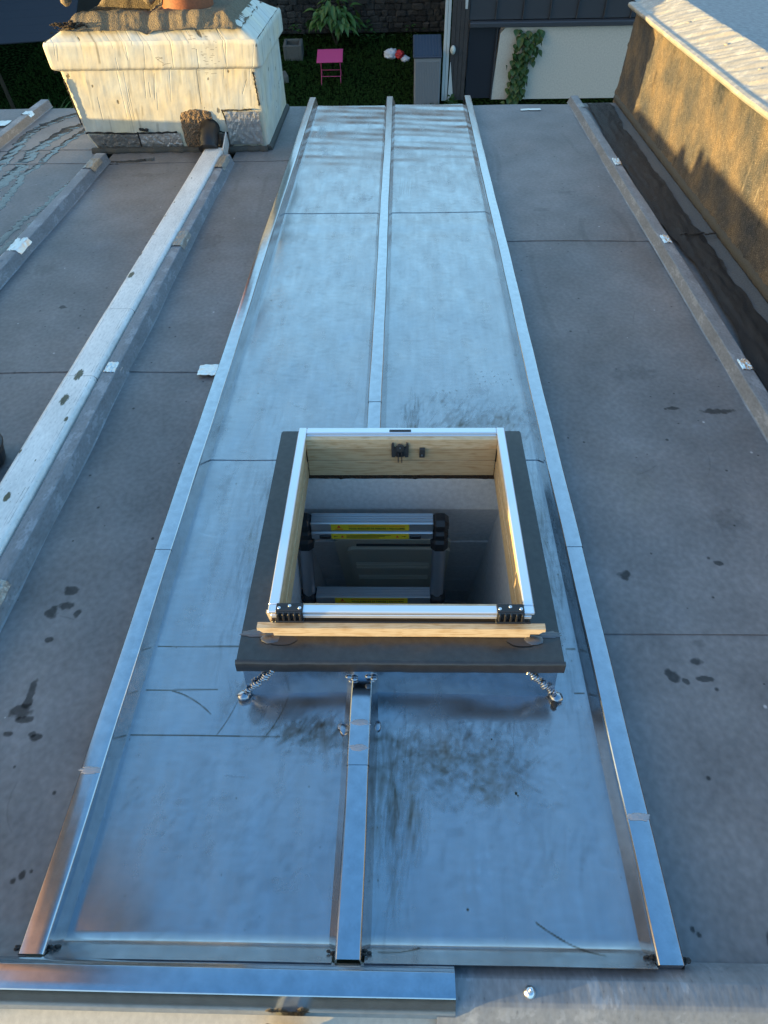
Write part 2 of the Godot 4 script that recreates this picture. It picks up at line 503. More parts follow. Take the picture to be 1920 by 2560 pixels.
	for i in 70:   # rusty drips
		var p := Vector2(rng.randf() * w, rng.randf() * h)
		tone = stroke(tone, w, h, p, p + Vector2(rng.randfn() * 3, rng.randf_range(30, 120)), rng.randf_range(2, 6), rng.randf_range(-26, -8))
	wm = PackedByteArray()
	wm.resize(w * h)
	for i in w * h: wm[i] = clampi(128 + (c[i] - 110) / 2 + (230 - tone[i]) / 3, 0, 255)
	T.membrane = colour_map(w, h, tone, wm, Vector3(0.18, 0.04, -0.22))
	T.membrane_h = tex(w, h, Image.FORMAT_L8, hb)
	# --- roughcast
	w = 1024
	h = 512
	a = grey(w, h, 71, 0.11, 3, 1, 2)
	b = grey(w, h, 72, 0.006, 5)
	c = grey(w, h, 73, 0.4, 1)
	tone = PackedByteArray()
	tone.resize(w * h)
	for i in w * h: tone[i] = clampi(118 + (a[i] - 128) / 5 + (b[i] - 128) / 5 + (c[i] - 128) / 2 + (70 if c[i] > 222 else 0), 0, 255)
	for i in 60:
		var p := Vector2(rng.randf() * w, rng.randf() * h)
		tone = stroke(tone, w, h, p, p + Vector2(rng.randfn() * 5, rng.randf_range(10, 60)), rng.randf_range(0.8, 2.5), rng.randf_range(-40, 26))
	nz.frequency = 0.03
	for i in 16:
		tone = blot(tone, w, h, rng.randf() * w, rng.randf() * h, rng.randf_range(8, 34), rng.randf_range(30, 90), rng.randf_range(-34, -12), nz, 1.0, 1.0)
	for i in 5:
		tone = blot(tone, w, h, rng.randf() * w, rng.randf() * h, rng.randf_range(3, 8), rng.randf_range(30, 80), 44, nz, 0.9, 0.8, 0.15)
	for i in w * h: wm[i] = b[i]
	T.roughcast = colour_map(w, h, tone, wm, Vector3(0.18, 0.08, -0.10))
	for i in w * h: a[i] = (a[i] + c[i]) / 2
	T.roughcast_h = tex(w, h, Image.FORMAT_L8, a)
	# --- lacquered trunking: worn edges, moss
	w = 128
	h = 2048
	a = grey(w, h, 81, 0.09, 3)
	b = grey(w, h, 82, 0.01, 3)
	tone = PackedByteArray()
	tone.resize(w * h)
	for i in w * h: tone[i] = clampi(232 + (a[i] - 128) / 9 + (b[i] - 128) / 10 - (16 if a[i] < 40 else 0), 0, 255)
	for x in [12.0, 24.0, 96.0, 106.0]:
		for k in 60:
			var y := k * 34.0 + rng.randf() * 10
			tone = stroke(tone, w, h, Vector2(x + rng.randf(), y), Vector2(x + rng.randf(), y + rng.randf_range(8, 34)), 0.5, rng.randf_range(-110, -20))
	nz.frequency = 0.12
	for q in [[0.45, 1.825, 14, 13], [0.45, 1.696, 14, 12], [0.22, 2.493, 13, 11], [0.45, 1.279, 10, 8], [0.10, 2.675, 6, 7], [0.07, 2.72, 5, 5], [0.80, 1.60, 6, 5], [0.14, 2.86, 4, 3], [0.1, 1.46, 5, 4], [0.62, 1.42, 2, 2], [0.2, 3.2, 3, 3], [0.3, 3.5, 3, 3], [0.15, 3.05, 3, 4]]:
		tone = blot(tone, w, h, q[0] * w, q[1] / OLD_D * h, q[2], q[3], -165, nz, 0.35, 0.25)
	for i in 160:
		tone = blot(tone, w, h, rng.randf() * w, rng.randf() * h, rng.randf_range(0.5, 1.4), rng.randf_range(0.5, 1.4), -90, nz, 0.3, 0.5)
	wm.resize(w * h)
	for i in w * h: wm[i] = clampi(128 + maxi(0, 180 - tone[i]) / 2, 0, 255)
	T.trunk = colour_map(w, h, tone, wm, Vector3(0.3, 0.2, -0.3))
	# --- embossed foil
	w = 256
	h = 256
	tone = PackedByteArray()
	tone.resize(w * h)
	a = grey(w, h, 91, 0.03, 3, 1, 1, true)
	for y in h:
		for x in w:
			var k := 100 + (a[y * w + x] - 128) / 2
			if x % 16 < 3 or y % 16 < 3: k += 70
			tone[y * w + x] = clampi(k, 0, 255)
	T.foil_h = tex(w, h, Image.FORMAT_L8, tone)

func make_materials() -> void:
	var m := mat("old_zinc", lin(0.52, 0.505, 0.515), 0.45, 0.0)
	m.metallic_specular = 0.4
	m.albedo_texture = T.old_albedo
	m = mat("old_cap", lin(0.35, 0.375, 0.41), 0.5, 0.0)
	m.albedo_texture = T.oxide
	triplanar(m, Vector3(2.2, 2.2, 1.1))
	bump(m, height_noise(101, 0.03), 0.04)
	m = mat("near_zinc", lin(0.60, 0.56, 0.48), 0.5, 0.15)
	m.albedo_texture = T.soft
	triplanar(m, Vector3(3, 3, 3))
	m = mat("new_zinc", lin(0.66, 0.70, 0.745), 1.0, 0.82)
	m.albedo_texture = T.new_albedo
	m.roughness_texture = T.new_rough
	m = mat("cap_zinc", lin(0.54, 0.58, 0.63), 0.16, 1.0)
	m.albedo_texture = T.soft
	triplanar(m, Vector3(1.2, 1.2, 1.2))
	m = mat("slate_zinc", lin(0.10, 0.097, 0.094), 0.34, 0.8)
	m.albedo_texture = T.soft
	triplanar(m, Vector3(2, 2, 2))
	m = mat("solder", lin(0.40, 0.42, 0.46), 0.2, 1.0)
	mat("dull_solder", lin(0.40, 0.385, 0.40), 0.5, 0.5)
	mat("grey_solder", lin(0.16, 0.16, 0.165), 0.4, 0.8)
	mat("flux", lin(0.05, 0.05, 0.055), 0.5, 0.3)
	mat("burnt_flux", lin(0.03, 0.028, 0.027), 0.7)
	mat("aluminium", lin(0.84, 0.87, 0.92), 0.35, 0.8)
	m = mat("pine", lin(0.80, 0.74, 0.66), 0.6)
	m.albedo_texture = T.pine
	triplanar(m, Vector3(3.0, 6.0, 6.0))
	m = mat("pine_along", lin(0.80, 0.74, 0.66), 0.6)
	m.albedo_texture = T.pine
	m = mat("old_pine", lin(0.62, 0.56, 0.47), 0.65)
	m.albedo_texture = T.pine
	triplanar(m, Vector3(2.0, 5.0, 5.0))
	mat("black_plastic", lin(0.018, 0.018, 0.02), 0.4)
	mat("dark_plastic", lin(0.04, 0.042, 0.045), 0.5)
	mat("screw", lin(0.75, 0.76, 0.78), 0.3, 1.0)
	m = mat("white_paint", lin(0.82, 0.83, 0.84), 0.5)
	m.albedo_texture = T.soft
	triplanar(m, Vector3(2, 2, 2))
	mat("cream_plastic", lin(0.72, 0.69, 0.58), 0.45)
	m = mat("rotten_wood", lin(0.07, 0.045, 0.03), 0.9)
	bump(m, height_noise(121, 0.05), 1.0)
	triplanar(m, Vector3(4, 4, 4))
	m = mat("ladder_metal", lin(0.55, 0.56, 0.58), 0.35, 0.9)
	mat("ladder_tube", lin(0.40, 0.42, 0.46), 0.35, 0.9)
	mat("sticker_yellow", lin(0.75, 0.56, 0.02), 0.5)
	mat("print_black", lin(0.015, 0.015, 0.015), 0.6)
	mat("print_red", lin(0.62, 0.03, 0.02), 0.6)
	m = mat("membrane", lin(0.92, 0.88, 0.73), 0.5)
	m.albedo_texture = T.membrane
	bump(m, T.membrane_h, 0.28)
	m = mat("foil", lin(0.78, 0.77, 0.75), 0.3, 0.85)
	bump(m, T.foil_h, 0.10)
	triplanar(m, Vector3(5, 5, 5))
	m = mat("worn_foil", lin(0.55, 0.53, 0.50), 0.4, 0.7)
	m.albedo_texture = T.grain
	bump(m, T.foil_h, 0.07)
	triplanar(m, Vector3(6, 6, 6))
	m = mat("mortar", lin(0.36, 0.28, 0.18), 0.9)
	m.albedo_texture = T.grain
	bump(m, height_noise(131, 0.12, 3), 0.8)
	triplanar(m, Vector3(3, 3, 3))
	m = mat("bare_render", lin(0.40, 0.27, 0.17), 0.9)
	m.albedo_texture = T.grain
	bump(m, height_noise(132, 0.05, 4), 0.8)
	triplanar(m, Vector3(4, 4, 4))
	m = mat("bitumen", lin(0.028, 0.028, 0.030), 0.5)
	m.metallic_specular = 0.4
	bump(m, height_noise(133, 0.15, 3), 0.5)
	triplanar(m, Vector3(4, 4, 4))
	m = mat("terracotta", lin(0.46, 0.14, 0.05), 0.7)
	m.albedo_texture = T.grain
	triplanar(m, Vector3(3, 3, 3))
	mat("brick", lin(0.66, 0.31, 0.17), 0.85)
	mat("moss", lin(0.035, 0.022, 0.012), 1.0)
	m = mat("roughcast", lin(0.43, 0.36, 0.285), 0.85)
	m.albedo_texture = T.roughcast
	bump(m, T.roughcast_h, 0.30)
	m = mat("coping", lin(0.56, 0.54, 0.49), 0.45, 0.0)
	m.albedo_texture = T.oxide
	triplanar(m, Vector3(2, 2, 2))
	m = mat("mastic", lin(0.10, 0.095, 0.08), 0.8)
	m.albedo_texture = T.grain
	triplanar(m, Vector3(5, 5, 5))
	m = mat("grey_paint", lin(0.17, 0.19, 0.21), 0.6)
	m.albedo_texture = T.grain
	triplanar(m, Vector3(4, 4, 4))
	m = mat("trunking", lin(0.98, 0.95, 0.90), 0.35)
	m.albedo_texture = T.trunk
	m = mat("wet", lin(0.030, 0.032, 0.034), 0.08)
	m.metallic_specular = 0.35
	# below and beyond
	m = mat("grass", lin(0.035, 0.065, 0.018), 1.0)
	m.albedo_texture = height_noise(141, 0.05, 4)
	triplanar(m, Vector3(0.3, 0.3, 0.3))
	m.metallic_specular = 0.0
	m = mat("blade", lin(0.03, 0.06, 0.015), 1.0)
	m.metallic_specular = 0.0
	mat("leaf", lin(0.04, 0.10, 0.015), 0.55)
	mat("leaf_pale", lin(0.07, 0.14, 0.03), 0.55)
	mat("ivy", lin(0.025, 0.06, 0.010), 0.55)
	mat("ivy_pale", lin(0.04, 0.085, 0.016), 0.55)
	mat("stem", lin(0.05, 0.035, 0.02), 0.9)
	for k in 3:
		m = mat("stone_%d" % k, [lin(0.10, 0.09, 0.08), lin(0.07, 0.062, 0.055), lin(0.13, 0.115, 0.10)][k], 0.9)
		m.albedo_texture = T.grain
		bump(m, height_noise(150 + k, 0.04), 2.0)
		triplanar(m, Vector3(2, 2, 2))
	mat("stone_joint", lin(0.045, 0.040, 0.034), 1.0)
	mat("pink_lacquer", lin(0.62, 0.07, 0.20), 0.4)
	m = mat("concrete", lin(0.22, 0.20, 0.17), 0.9)
	m.albedo_texture = T.grain
	bump(m, height_noise(155, 0.08), 1.0)
	triplanar(m, Vector3(3, 3, 3))
	mat("shed_wall", lin(0.24, 0.24, 0.25), 0.55)
	mat("shed_lid", lin(0.025, 0.032, 0.055), 0.45)
	mat("sack_white", lin(0.60, 0.60, 0.62), 0.5)
	mat("sack_red", lin(0.50, 0.02, 0.02), 0.5)
	m = mat("render_white", lin(0.62, 0.57, 0.50), 0.8)
	m.albedo_texture = T.soft
	triplanar(m, Vector3(0.7, 0.7, 0.7))
	mat("board_white", lin(0.50, 0.51, 0.50), 0.6)
	mat("clad_dark", lin(0.048, 0.052, 0.062), 0.45)
	mat("clad_door", lin(0.020, 0.024, 0.034), 0.4)
	m = mat("slate_brown", lin(0.075, 0.066, 0.066), 0.7)
	m.albedo_texture = T.grain
	triplanar(m, Vector3(1.5, 0.2, 1.5))
	mat("lamp_white", lin(0.5, 0.52, 0.48), 0.4)
	mat("shed_slate", lin(0.020, 0.024, 0.034), 0.8)
	m = mat("plain_render", lin(0.35, 0.31, 0.25), 0.9)
	m = mat("hill", lin(0.66, 0.50, 0.37), 1.0)
	m.albedo_texture = height_noise(161, 0.02, 5)
	triplanar(m, Vector3(0.01, 0.01, 0.01))
	m = mat("neighbour_zinc", lin(0.42, 0.43, 0.45), 0.5, 0.5)
	m.albedo_texture = T.grain
	triplanar(m, Vector3(0.8, 0.8, 0.8))

func _ready() -> void:
	rng.seed = 7
	# camera
	var cam := Camera3D.new()
	cam.name = "camera"
	cam.transform = tilt * Transform3D(Basis.from_euler(Vector3(deg_to_rad(-44.0786), deg_to_rad(2.0589), deg_to_rad(-1.3541))), Vector3(0, 1.24, 0))
	cam.fov = 71.59
	cam.near = 0.02
	cam.far = 3000.0
	add_child(cam)
	cam.current = true
	# evening sky
	var env := Environment.new()
	var sky := Sky.new()
	var sm := ProceduralSkyMaterial.new()
	sm.sky_top_color = lin(0.027, 0.091, 0.198)
	sm.sky_horizon_color = lin(0.205, 0.365, 0.475)
	sm.sky_curve = 0.44
	sm.sky_energy_multiplier = 1.0
	sm.ground_bottom_color = lin(0.04, 0.04, 0.035)
	sm.ground_horizon_color = lin(0.20, 0.19, 0.17)
	sm.sun_angle_max = 80.0
	sm.sun_curve = 0.6
	sky.sky_material = sm
	env.background_mode = Environment.BG_SKY
	env.sky = sky
	env.tonemap_mode = Environment.TONE_MAPPER_LINEAR
	env.tonemap_exposure = 4.3
	env.sdfgi_enabled = true
	env.ssao_enabled = true
	env.ssil_enabled = true
	var we := WorldEnvironment.new()
	we.name = "world"
	we.environment = env
	add_child(we)
	# low sun from the left and a little behind
	var sun := DirectionalLight3D.new()
	sun.name = "sun"
	sun.basis = Basis.looking_at(tilt.basis * Vector3(0.977, -0.045, -0.205).normalized())
	sun.light_energy = 1.05
	sun.light_color = lin(1.0, 0.70, 0.28)
	sun.light_angular_distance = 0.6
	sun.shadow_enabled = true
	add_child(sun)

	make_textures()
	make_materials()
	var b := Mb.new()
	b.grid(func(u: float, v: float) -> Vector3:
		var q := Vector3(sin(v * PI) * cos(u * TAU), cos(v * PI), sin(v * PI) * sin(u * TAU))
		return q * (1.0 + 0.10 * sin(q.x * 5.0 + 1.0) * cos(q.z * 4.0)), 10, 7, null, true)
	blob_mesh = b.mesh()
	land()
	old_roof()
	new_strip()
	ridge()
	side_wall()
	chimney()
	left_things()
	roof_window()
	shaft()
	ladder()
	garden()
	garden_house()

# ------------------------------------------------------------------ land and what shades the roof
const G := -9.4

func land() -> void:
	var g := thing("ground", "", "", Vector3(0, G, 0), "", "structure", false)
	var b := Mb.new()
	b.quad(Vector3(-1500, G, -1500), Vector3(1500, G, -1500), Vector3(1500, G, 1500), Vector3(-1500, G, 1500))
	part(g, "lawn", b, M.grass)
	var hl := thing("hills", "", "", Vector3(0, G, -300), "", "structure", false)
	b = Mb.new()
	var nz := noise(5, 0.006, 4)
	b.grid(func(u: float, v: float) -> Vector3:
		var x := lerpf(-700, 700, u)
		var z := -lerpf(48, 460, v)
		var y: float = G - 1.0 + 39.0 * smoothstep(0.0, 1.0, v) + 12.0 * v * nz.get_noise_2d(x, z)
		return Vector3(x, y, z), 90, 16, null, true)
	part(hl, "slope", b, M.hill)
	# the house itself, below its roof
	var ho := thing("house", "rendered town house under the zinc roof", "house", P(-0.9, 4.7, -10.5))
	b = Mb.new()
	b.box(P(-0.87, 4.66, -5.2), Vector3(4.3, 10.3, 0.3))
	part(ho, "rear_wall", b, M.plain_render)
	b = Mb.new()
	b.box(P(-2.95, 0.9, -5.2), Vector3(0.25, 10.3, 7.2))
	part(ho, "gable_wall", b, M.plain_render)
	b = Mb.new()
	b.box(P(-0.87, -2.8, -6.0), Vector3(4.3, 9.4, 0.3))
	part(ho, "street_wall", b, M.plain_render)
	# party wall on the left that keeps the evening sun off the sheets
	var pw := thing("party_wall", "low stepped party wall outside the left edge of the photo", "wall", P(-3.15, 1.5, 0))
	b = Mb.new()
	b.prism([Vector2(-2.6, -0.9), Vector2(-2.6, 0.04), Vector2(-0.31, 0.04), Vector2(-0.25, 0.218), Vector2(0.38, 0.232), Vector2(0.46, 0.32), Vector2(0.75, 0.34), Vector2(1.3, 0.395), Vector2(2.32, 0.395), Vector2(2.36, 0.30), Vector2(3.45, 0.295), Vector2(3.6, 0.235), Vector2(5.0, 0.225), Vector2(5.0, -0.9)], P(-3.25, 0), Vector3(0, 0, -1), Vector3.UP, Vector3(0.2, 0, 0))
	part(pw, "masonry", b, M.plain_render)
	for q in [[2.40, 0.105, 0.045], [2.63, 0.05, 0.05]]:
		b = Mb.new()
		b.lathe(P(-3.15, q[0], 0.28), [Vector2(0.0, 0), Vector2(q[2] * 1.2, 0), Vector2(q[2], q[1] * 0.7), Vector2(q[2] * 0.7, q[1] + 0.02), Vector2(0, q[1] + 0.02)], 14)
		part(pw, "pot", b, M.terracotta)
	var st := thing("brick_stack", "tall brick chimney stack just outside the left edge, mirrored in the near sheet", "chimney", P(-1.72, 1.12, 0))
	b = Mb.new()
	b.box(P(-1.72, 1.12, 1.45), Vector3(0.50, 3.1, 0.46), 0.01)
	part(st, "brickwork", b, M.brick)
	b = Mb.new()
	b.box(P(-1.72, 1.12, 3.06), Vector3(0.60, 0.12, 0.56), 0.02)
	part(st, "cap", b, M.concrete)
	var nh := thing("neighbour_house", "tall rendered house beyond the left edge shading the garden", "house", Vector3(-24, G, -24), "", "", false)
	b = Mb.new()
	b.box(Vector3(-24, G + 4.4, -24), Vector3(12, 8.8, 40))
	part(nh, "wall", b, M.plain_render)
	b = Mb.new()
	b.prism([Vector2(-6.4, 0), Vector2(0, 3.2), Vector2(6.4, 0)], Vector3(-24, G + 8.85, -44.4), Vector3.RIGHT, Vector3.UP, Vector3(0, 0, 40.8))
	part(nh, "roof", b, M.shed_slate)

# ------------------------------------------------------------------ the old roof
func old_h(x: float, d: float) -> float:
	var up := 1.25 * (0.322 - d) * smoothstep(0.0, 0.012, 0.322 - d) if d < 0.322 and x < 0.0 else 0.0
	return up + 0.0026 * sin(x * 7.0 + d * 1.3) * sin(d * 2.1 + x * 2.0) + 0.0008 * sin(d * 9.0 + x * 3.0)

func sheet(root: Node3D, x0: float, x1: float, d0: float, d1: float, lift: float, hf: Callable, uvf: Callable, m: Material, fine := 0.03, under: Node3D = null) -> MeshInstance3D:
	var b := Mb.new()
	var nx := maxi(4, int((x1 - x0) / fine))
	var nd := maxi(4, int((d1 - d0) / fine))
	b.grid(func(u: float, v: float) -> Vector3:
		var x := lerpf(x0, x1, u)
		var d := lerpf(d0, d1, v)
		var e := 0.0
		if v < 0.0001: e = 0.0
		return P(x, d, lift * (1.0 - v) + hf.call(x, d) + e + (0.0012 * sin(x * 23.0 + d0 * 9.0) * sin(x * 61.0) if lift > 0.0023 and v < 0.0001 else 0.0)), nx, nd, uvf, true)
	# folded near and far edges give the sheet its thickness
	var edge := 0.0035
	for k in nx:
		var xa := lerpf(x0, x1, float(k) / nx)
		var xb := lerpf(x0, x1, float(k + 1) / nx)
		var a := P(xa, d0, lift + hf.call(xa, d0))
		var c := P(xb, d0, lift + hf.call(xb, d0))
		b.quad(a, c, c - Vector3(0, edge, 0), a - Vector3(0, edge, 0))
		a = P(xa, d1, hf.call(xa, d1))
		c = P(xb, d1, hf.call(xb, d1))
		b.quad(c, a, a - Vector3(0, edge, 0), c - Vector3(0, edge, 0))
	return part(root, "zinc_sheet", b, m, under)

# capping over a batten: a soft trapezium, dented a little along its length
func old_cap(root: Node3D, x: float, w: float, top: float, hh: float, d0: float, d1: float, sd: int) -> MeshInstance3D:
	var nz := noise(sd, 1.6, 3)
	var prof := [Vector2(-w - 0.004, 0.001), Vector2(-w, 0.0025), Vector2(-w + 0.001, 0.005), Vector2(-top - 0.0015, hh - 0.0035), Vector2(-top - 0.0005, hh - 0.001), Vector2(-top + 0.002, hh), Vector2(0.0, hh + 0.001), Vector2(top - 0.002, hh), Vector2(top + 0.0005, hh - 0.001), Vector2(top + 0.0015, hh - 0.0035), Vector2(w - 0.001, 0.005), Vector2(w, 0.0025), Vector2(w + 0.004, 0.001)]
	var b := Mb.new()
	var nd := int((d1 - d0) / 0.03)
	b.grid(func(u: float, v: float) -> Vector3:
		var f := u * (prof.size() - 1)
		var i := mini(int(f), prof.size() - 2)
		var q: Vector2 = prof[i].lerp(prof[i + 1], f - i)
		var d := lerpf(d0, d1, v)
		var k: float = nz.get_noise_2d(q.x * 20.0, d)
		return P(x + q.x + 0.0035 * nz.get_noise_1d(d * 0.6), d, q.y * (1.0 + 0.07 * k)), prof.size() - 1, nd, null, true)
	for e in [d0, d1]:
		for i in range(1, prof.size() - 1):
			var a := P(x + prof[0].x, e, prof[0].y)
			var p := P(x + prof[i].x, e, prof[i].y)
			var q := P(x + prof[i + 1].x, e, prof[i + 1].y)
			if e == d0: b.tri(a, p, q)
			else: b.tri(a, q, p)
	return part(root, "batten_cap", b, M.old_cap)

func foil_wrap(root: Node3D, under: Node3D, x: float, top: float, hh: float, d: float, len: float, m: Material, side := 1.0, skew := 0.0) -> void:
	# a torn strip of foil pressed over the cap
	var nz := noise(int(absf(x * 977.0 + d * 131.0)), 30.0, 2)
	var b := Mb.new()
	b.grid(func(u: float, v: float) -> Vector3:
		var a := lerpf(-1.0, 1.25, u) * side
		var xx := a * top * 1.15
		var y := hh + 0.003 - maxf(0.0, absf(a) - 0.75) * hh * 0.85
		var dd := d + (v - 0.5) * len + skew * (u - 0.5) + 0.004 * nz.get_noise_2d(u, v * 0.1 + 3.0)
		return P(x + xx, dd, y + 0.0030 * nz.get_noise_2d(u * 0.10, v * 0.10) + 0.0012 * nz.get_noise_2d(u * 0.4, v * 0.4)), 18, 18, null, side > 0.0)
	part(root, "foil_patch", b, m, under)

func old_roof() -> void:
	var r := thing("old_zinc_roof", "", "", P(0, 2.5), "", "structure")
	var f := old_h
	var uv := old_uv
	for bay in [[-2.90, -2.26, [0.285, 1.926, 3.885, 4.905]], [-2.21, -1.59, [0.285, 1.926, 3.885, 4.10, 4.895]], [-1.535, -0.93, [0.285, 1.926, 3.885, 4.885]], [-0.875, -0.568, [0.285, 1.928, 3.889, 4.87]], [0.405, 1.02, [0.3, 0.921, 2.886, 4.84]], [1.066, 1.30, [0.3, 0.92, 2.886, 4.86]]]:
		var ds: Array = bay[2]
		for k in ds.size() - 1:
			sheet(r, bay[0] - 0.01, bay[1] + 0.01, ds[k] - (0.012 if k else 0.0), ds[k + 1], 0.0024 if k else 0.0, f, uv, M.old_zinc, 0.035)
	var c := old_cap(r, -2.235, 0.036, 0.022, 0.042, 0.3, 4.93, 201)
	foil_wrap(r, c, -2.235, 0.022, 0.042, 4.64, 0.07, M.foil)
	c = old_cap(r, -1.562, 0.040, 0.024, 0.042, 0.3, 3.90, 202)
	foil_wrap(r, c, -1.562, 0.024, 0.044, 3.74, 0.14, M.worn_foil)
	foil_wrap(r, c, -1.562, 0.024, 0.042, 2.79, 0.12, M.foil)
	var b := Mb.new()
	b.lathe(P(-1.572, 2.64, 0.042), [Vector2(0, 0.004), Vector2(0.010, 0.004), Vector2(0.013, 0.0)], 14)
	part(r, "plug", b, M.old_cap, c)
	c = old_cap(r, -0.905, 0.036, 0.020, 0.042, 0.3, 3.86, 203)
	foil_wrap(r, c, -0.905, 0.020, 0.046, 3.74, 0.16, M.worn_foil)
	foil_wrap(r, c, -0.905, 0.020, 0.044, 2.83, 0.14, M.worn_foil)
	foil_wrap(r, c, -0.905, 0.018, 0.042, 1.88, 0.055, M.foil)
	foil_wrap(r, c, -0.905, 0.020, 0.044, 0.98, 0.07, M.worn_foil)
	c = old_cap(r, 1.042, 0.035, 0.021, 0.036, 0.3, 4.88, 204)
	for q in [[4.66, 0.07], [3.70, 0.09], [2.80, 0.07], [1.89, 0.055]]:
		foil_wrap(r, c, 1.046, 0.017, 0.037, q[0], q[1], M.foil if q[0] < 4.0 else M.worn_foil, 1.0)
	# odd scraps of foil tape
	b = Mb.new()
	var nz := noise(301, 12.0, 2)
	b.grid(func(u: float, v: float) -> Vector3: return P(lerpf(-0.645, -0.57, u), lerpf(1.885, 1.945, v), 0.010 + 0.003 * nz.get_noise_2d(u, v)), 8, 6, null, true)
	part(r, "foil_patch", b, M.foil)
	b = Mb.new()
	b.grid(func(u: float, v: float) -> Vector3: return P(lerpf(-2.40, -2.33, u), lerpf(4.52, 4.62, v), 0.009 + 0.003 * nz.get_noise_2d(u + 4.0, v)), 8, 6, null, true)
	part(r, "foil_patch", b, M.foil)
	b = Mb.new()
	b.grid(func(u: float, v: float) -> Vector3: return P(lerpf(0.70, 0.82, u), lerpf(4.70, 4.735, v) + 0.012 * nz.get_noise_2d(u * 3.0, 9.0), 0.007), 10, 4, null, true)
	part(r, "foil_patch", b, M.foil)
	# torn bitumen felt and paint along the wall
	b = Mb.new()
	var ne := noise(302, 1.3, 4)
	b.grid(func(u: float, v: float) -> Vector3:
		var d := lerpf(0.35, 4.80, v)
		var l := 1.085 + 0.035 * maxf(0.0, sin(d * 2.9 + 0.6)) + 0.012 * ne.get_noise_1d(d) - 0.02 * smoothstep(4.3, 4.8, d)
		var rr := 1.225 + 0.016 * ne.get_noise_2d(d * 6.0, 7.0) + 0.03 * smoothstep(4.3, 4.8, d)
		var x := lerpf(l, rr, u)
		return P(x, d, 0.008 + 0.014 * absf(ne.get_noise_2d(x * 9.0, d * 1.8)) + 0.003 * ne.get_noise_2d(x * 40.0, d * 9.0) + 0.004 * sin(u * PI)), 14, 190, null, true)
	part(r, "bitumen_felt", b, M.bitumen)
	b = Mb.new()
	b.grid(func(u: float, v: float) -> Vector3:
		var d := lerpf(0.35, 4.78, v)
		return P(lerpf(1.195, 1.284, u), d, 0.0055 + 0.0015 * ne.get_noise_2d(u * 3.0, d * 3.0)), 6, 120, null, true)
	part(r, "painted_strip", b, M.grey_paint)
	b = Mb.new()
	for k in 9:
		b.box(P(1.14 + k * 0.016, 2.888 + 0.006 * sin(k * 1.7), 0.020 + 0.003 * (k % 2)), Vector3(0.02, 0.006, 0.010), 0.003)
	part(r, "mastic_bead", b, M.bitumen)

# ------------------------------------------------------------------ the new strip
const CAPS := [-0.552, -0.079, 0.393]

func new_h(x: float, d: float) -> float:
	var h := 0.0011 * sin(d * 3.1 + x * 4.0) * sin(x * 9.0 + 0.7) + 0.0006 * sin(d * 7.3 + x * 2.2)
	h += 0.0007 * sin(d * 13.0 + 3.0 * sin(x * 6.0)) * sin(x * 17.0 + d * 2.0) + 0.0004 * sin(x * 31.0 + 2.0 * sin(d * 5.0)) * sin(d * 4.0)
	# ripples from rolling near the eave
	var e := smoothstep(3.6, 4.15, d)
	var side := 1.0 if x > -0.079 else 0.8
	h += e * side * (0.0036 * roll_noise.get_noise_2d(x * 0.8 + side * 9.0, d * 3.7) + 0.0004 * sin(d * 61.0 + x * 11.0))
	h += 0.0009 * exp(-pow((d - 3.02) / 0.10, 2.0)) * sin((d - 3.02) * 30.0)
	h += 0.0010 * sin(d * 14.0 + 0.4) * smoothstep(1.7, 2.0, d) * (1.0 - smoothstep(2.5, 2.9, d)) * 0.5
	# the sheet is dressed up towards the kerb, folded along two creases
	if d < 0.79 and d > 0.6:
		var crease := lerpf(0.690, 0.757, clampf(absf(x + 0.080) / 0.30, 0.0, 1.0))
		var k := d - crease
		h += 0.10 * (k + sqrt(k * k + 0.00006)) * 0.5 * (1.0 - smoothstep(0.21, 0.26, absf(x + 0.003)))
	# the upturn at the ridge
	if d < 0.322: h += 1.25 * (0.322 - d) * smoothstep(0.0, 0.012, 0.322 - d)
	return h

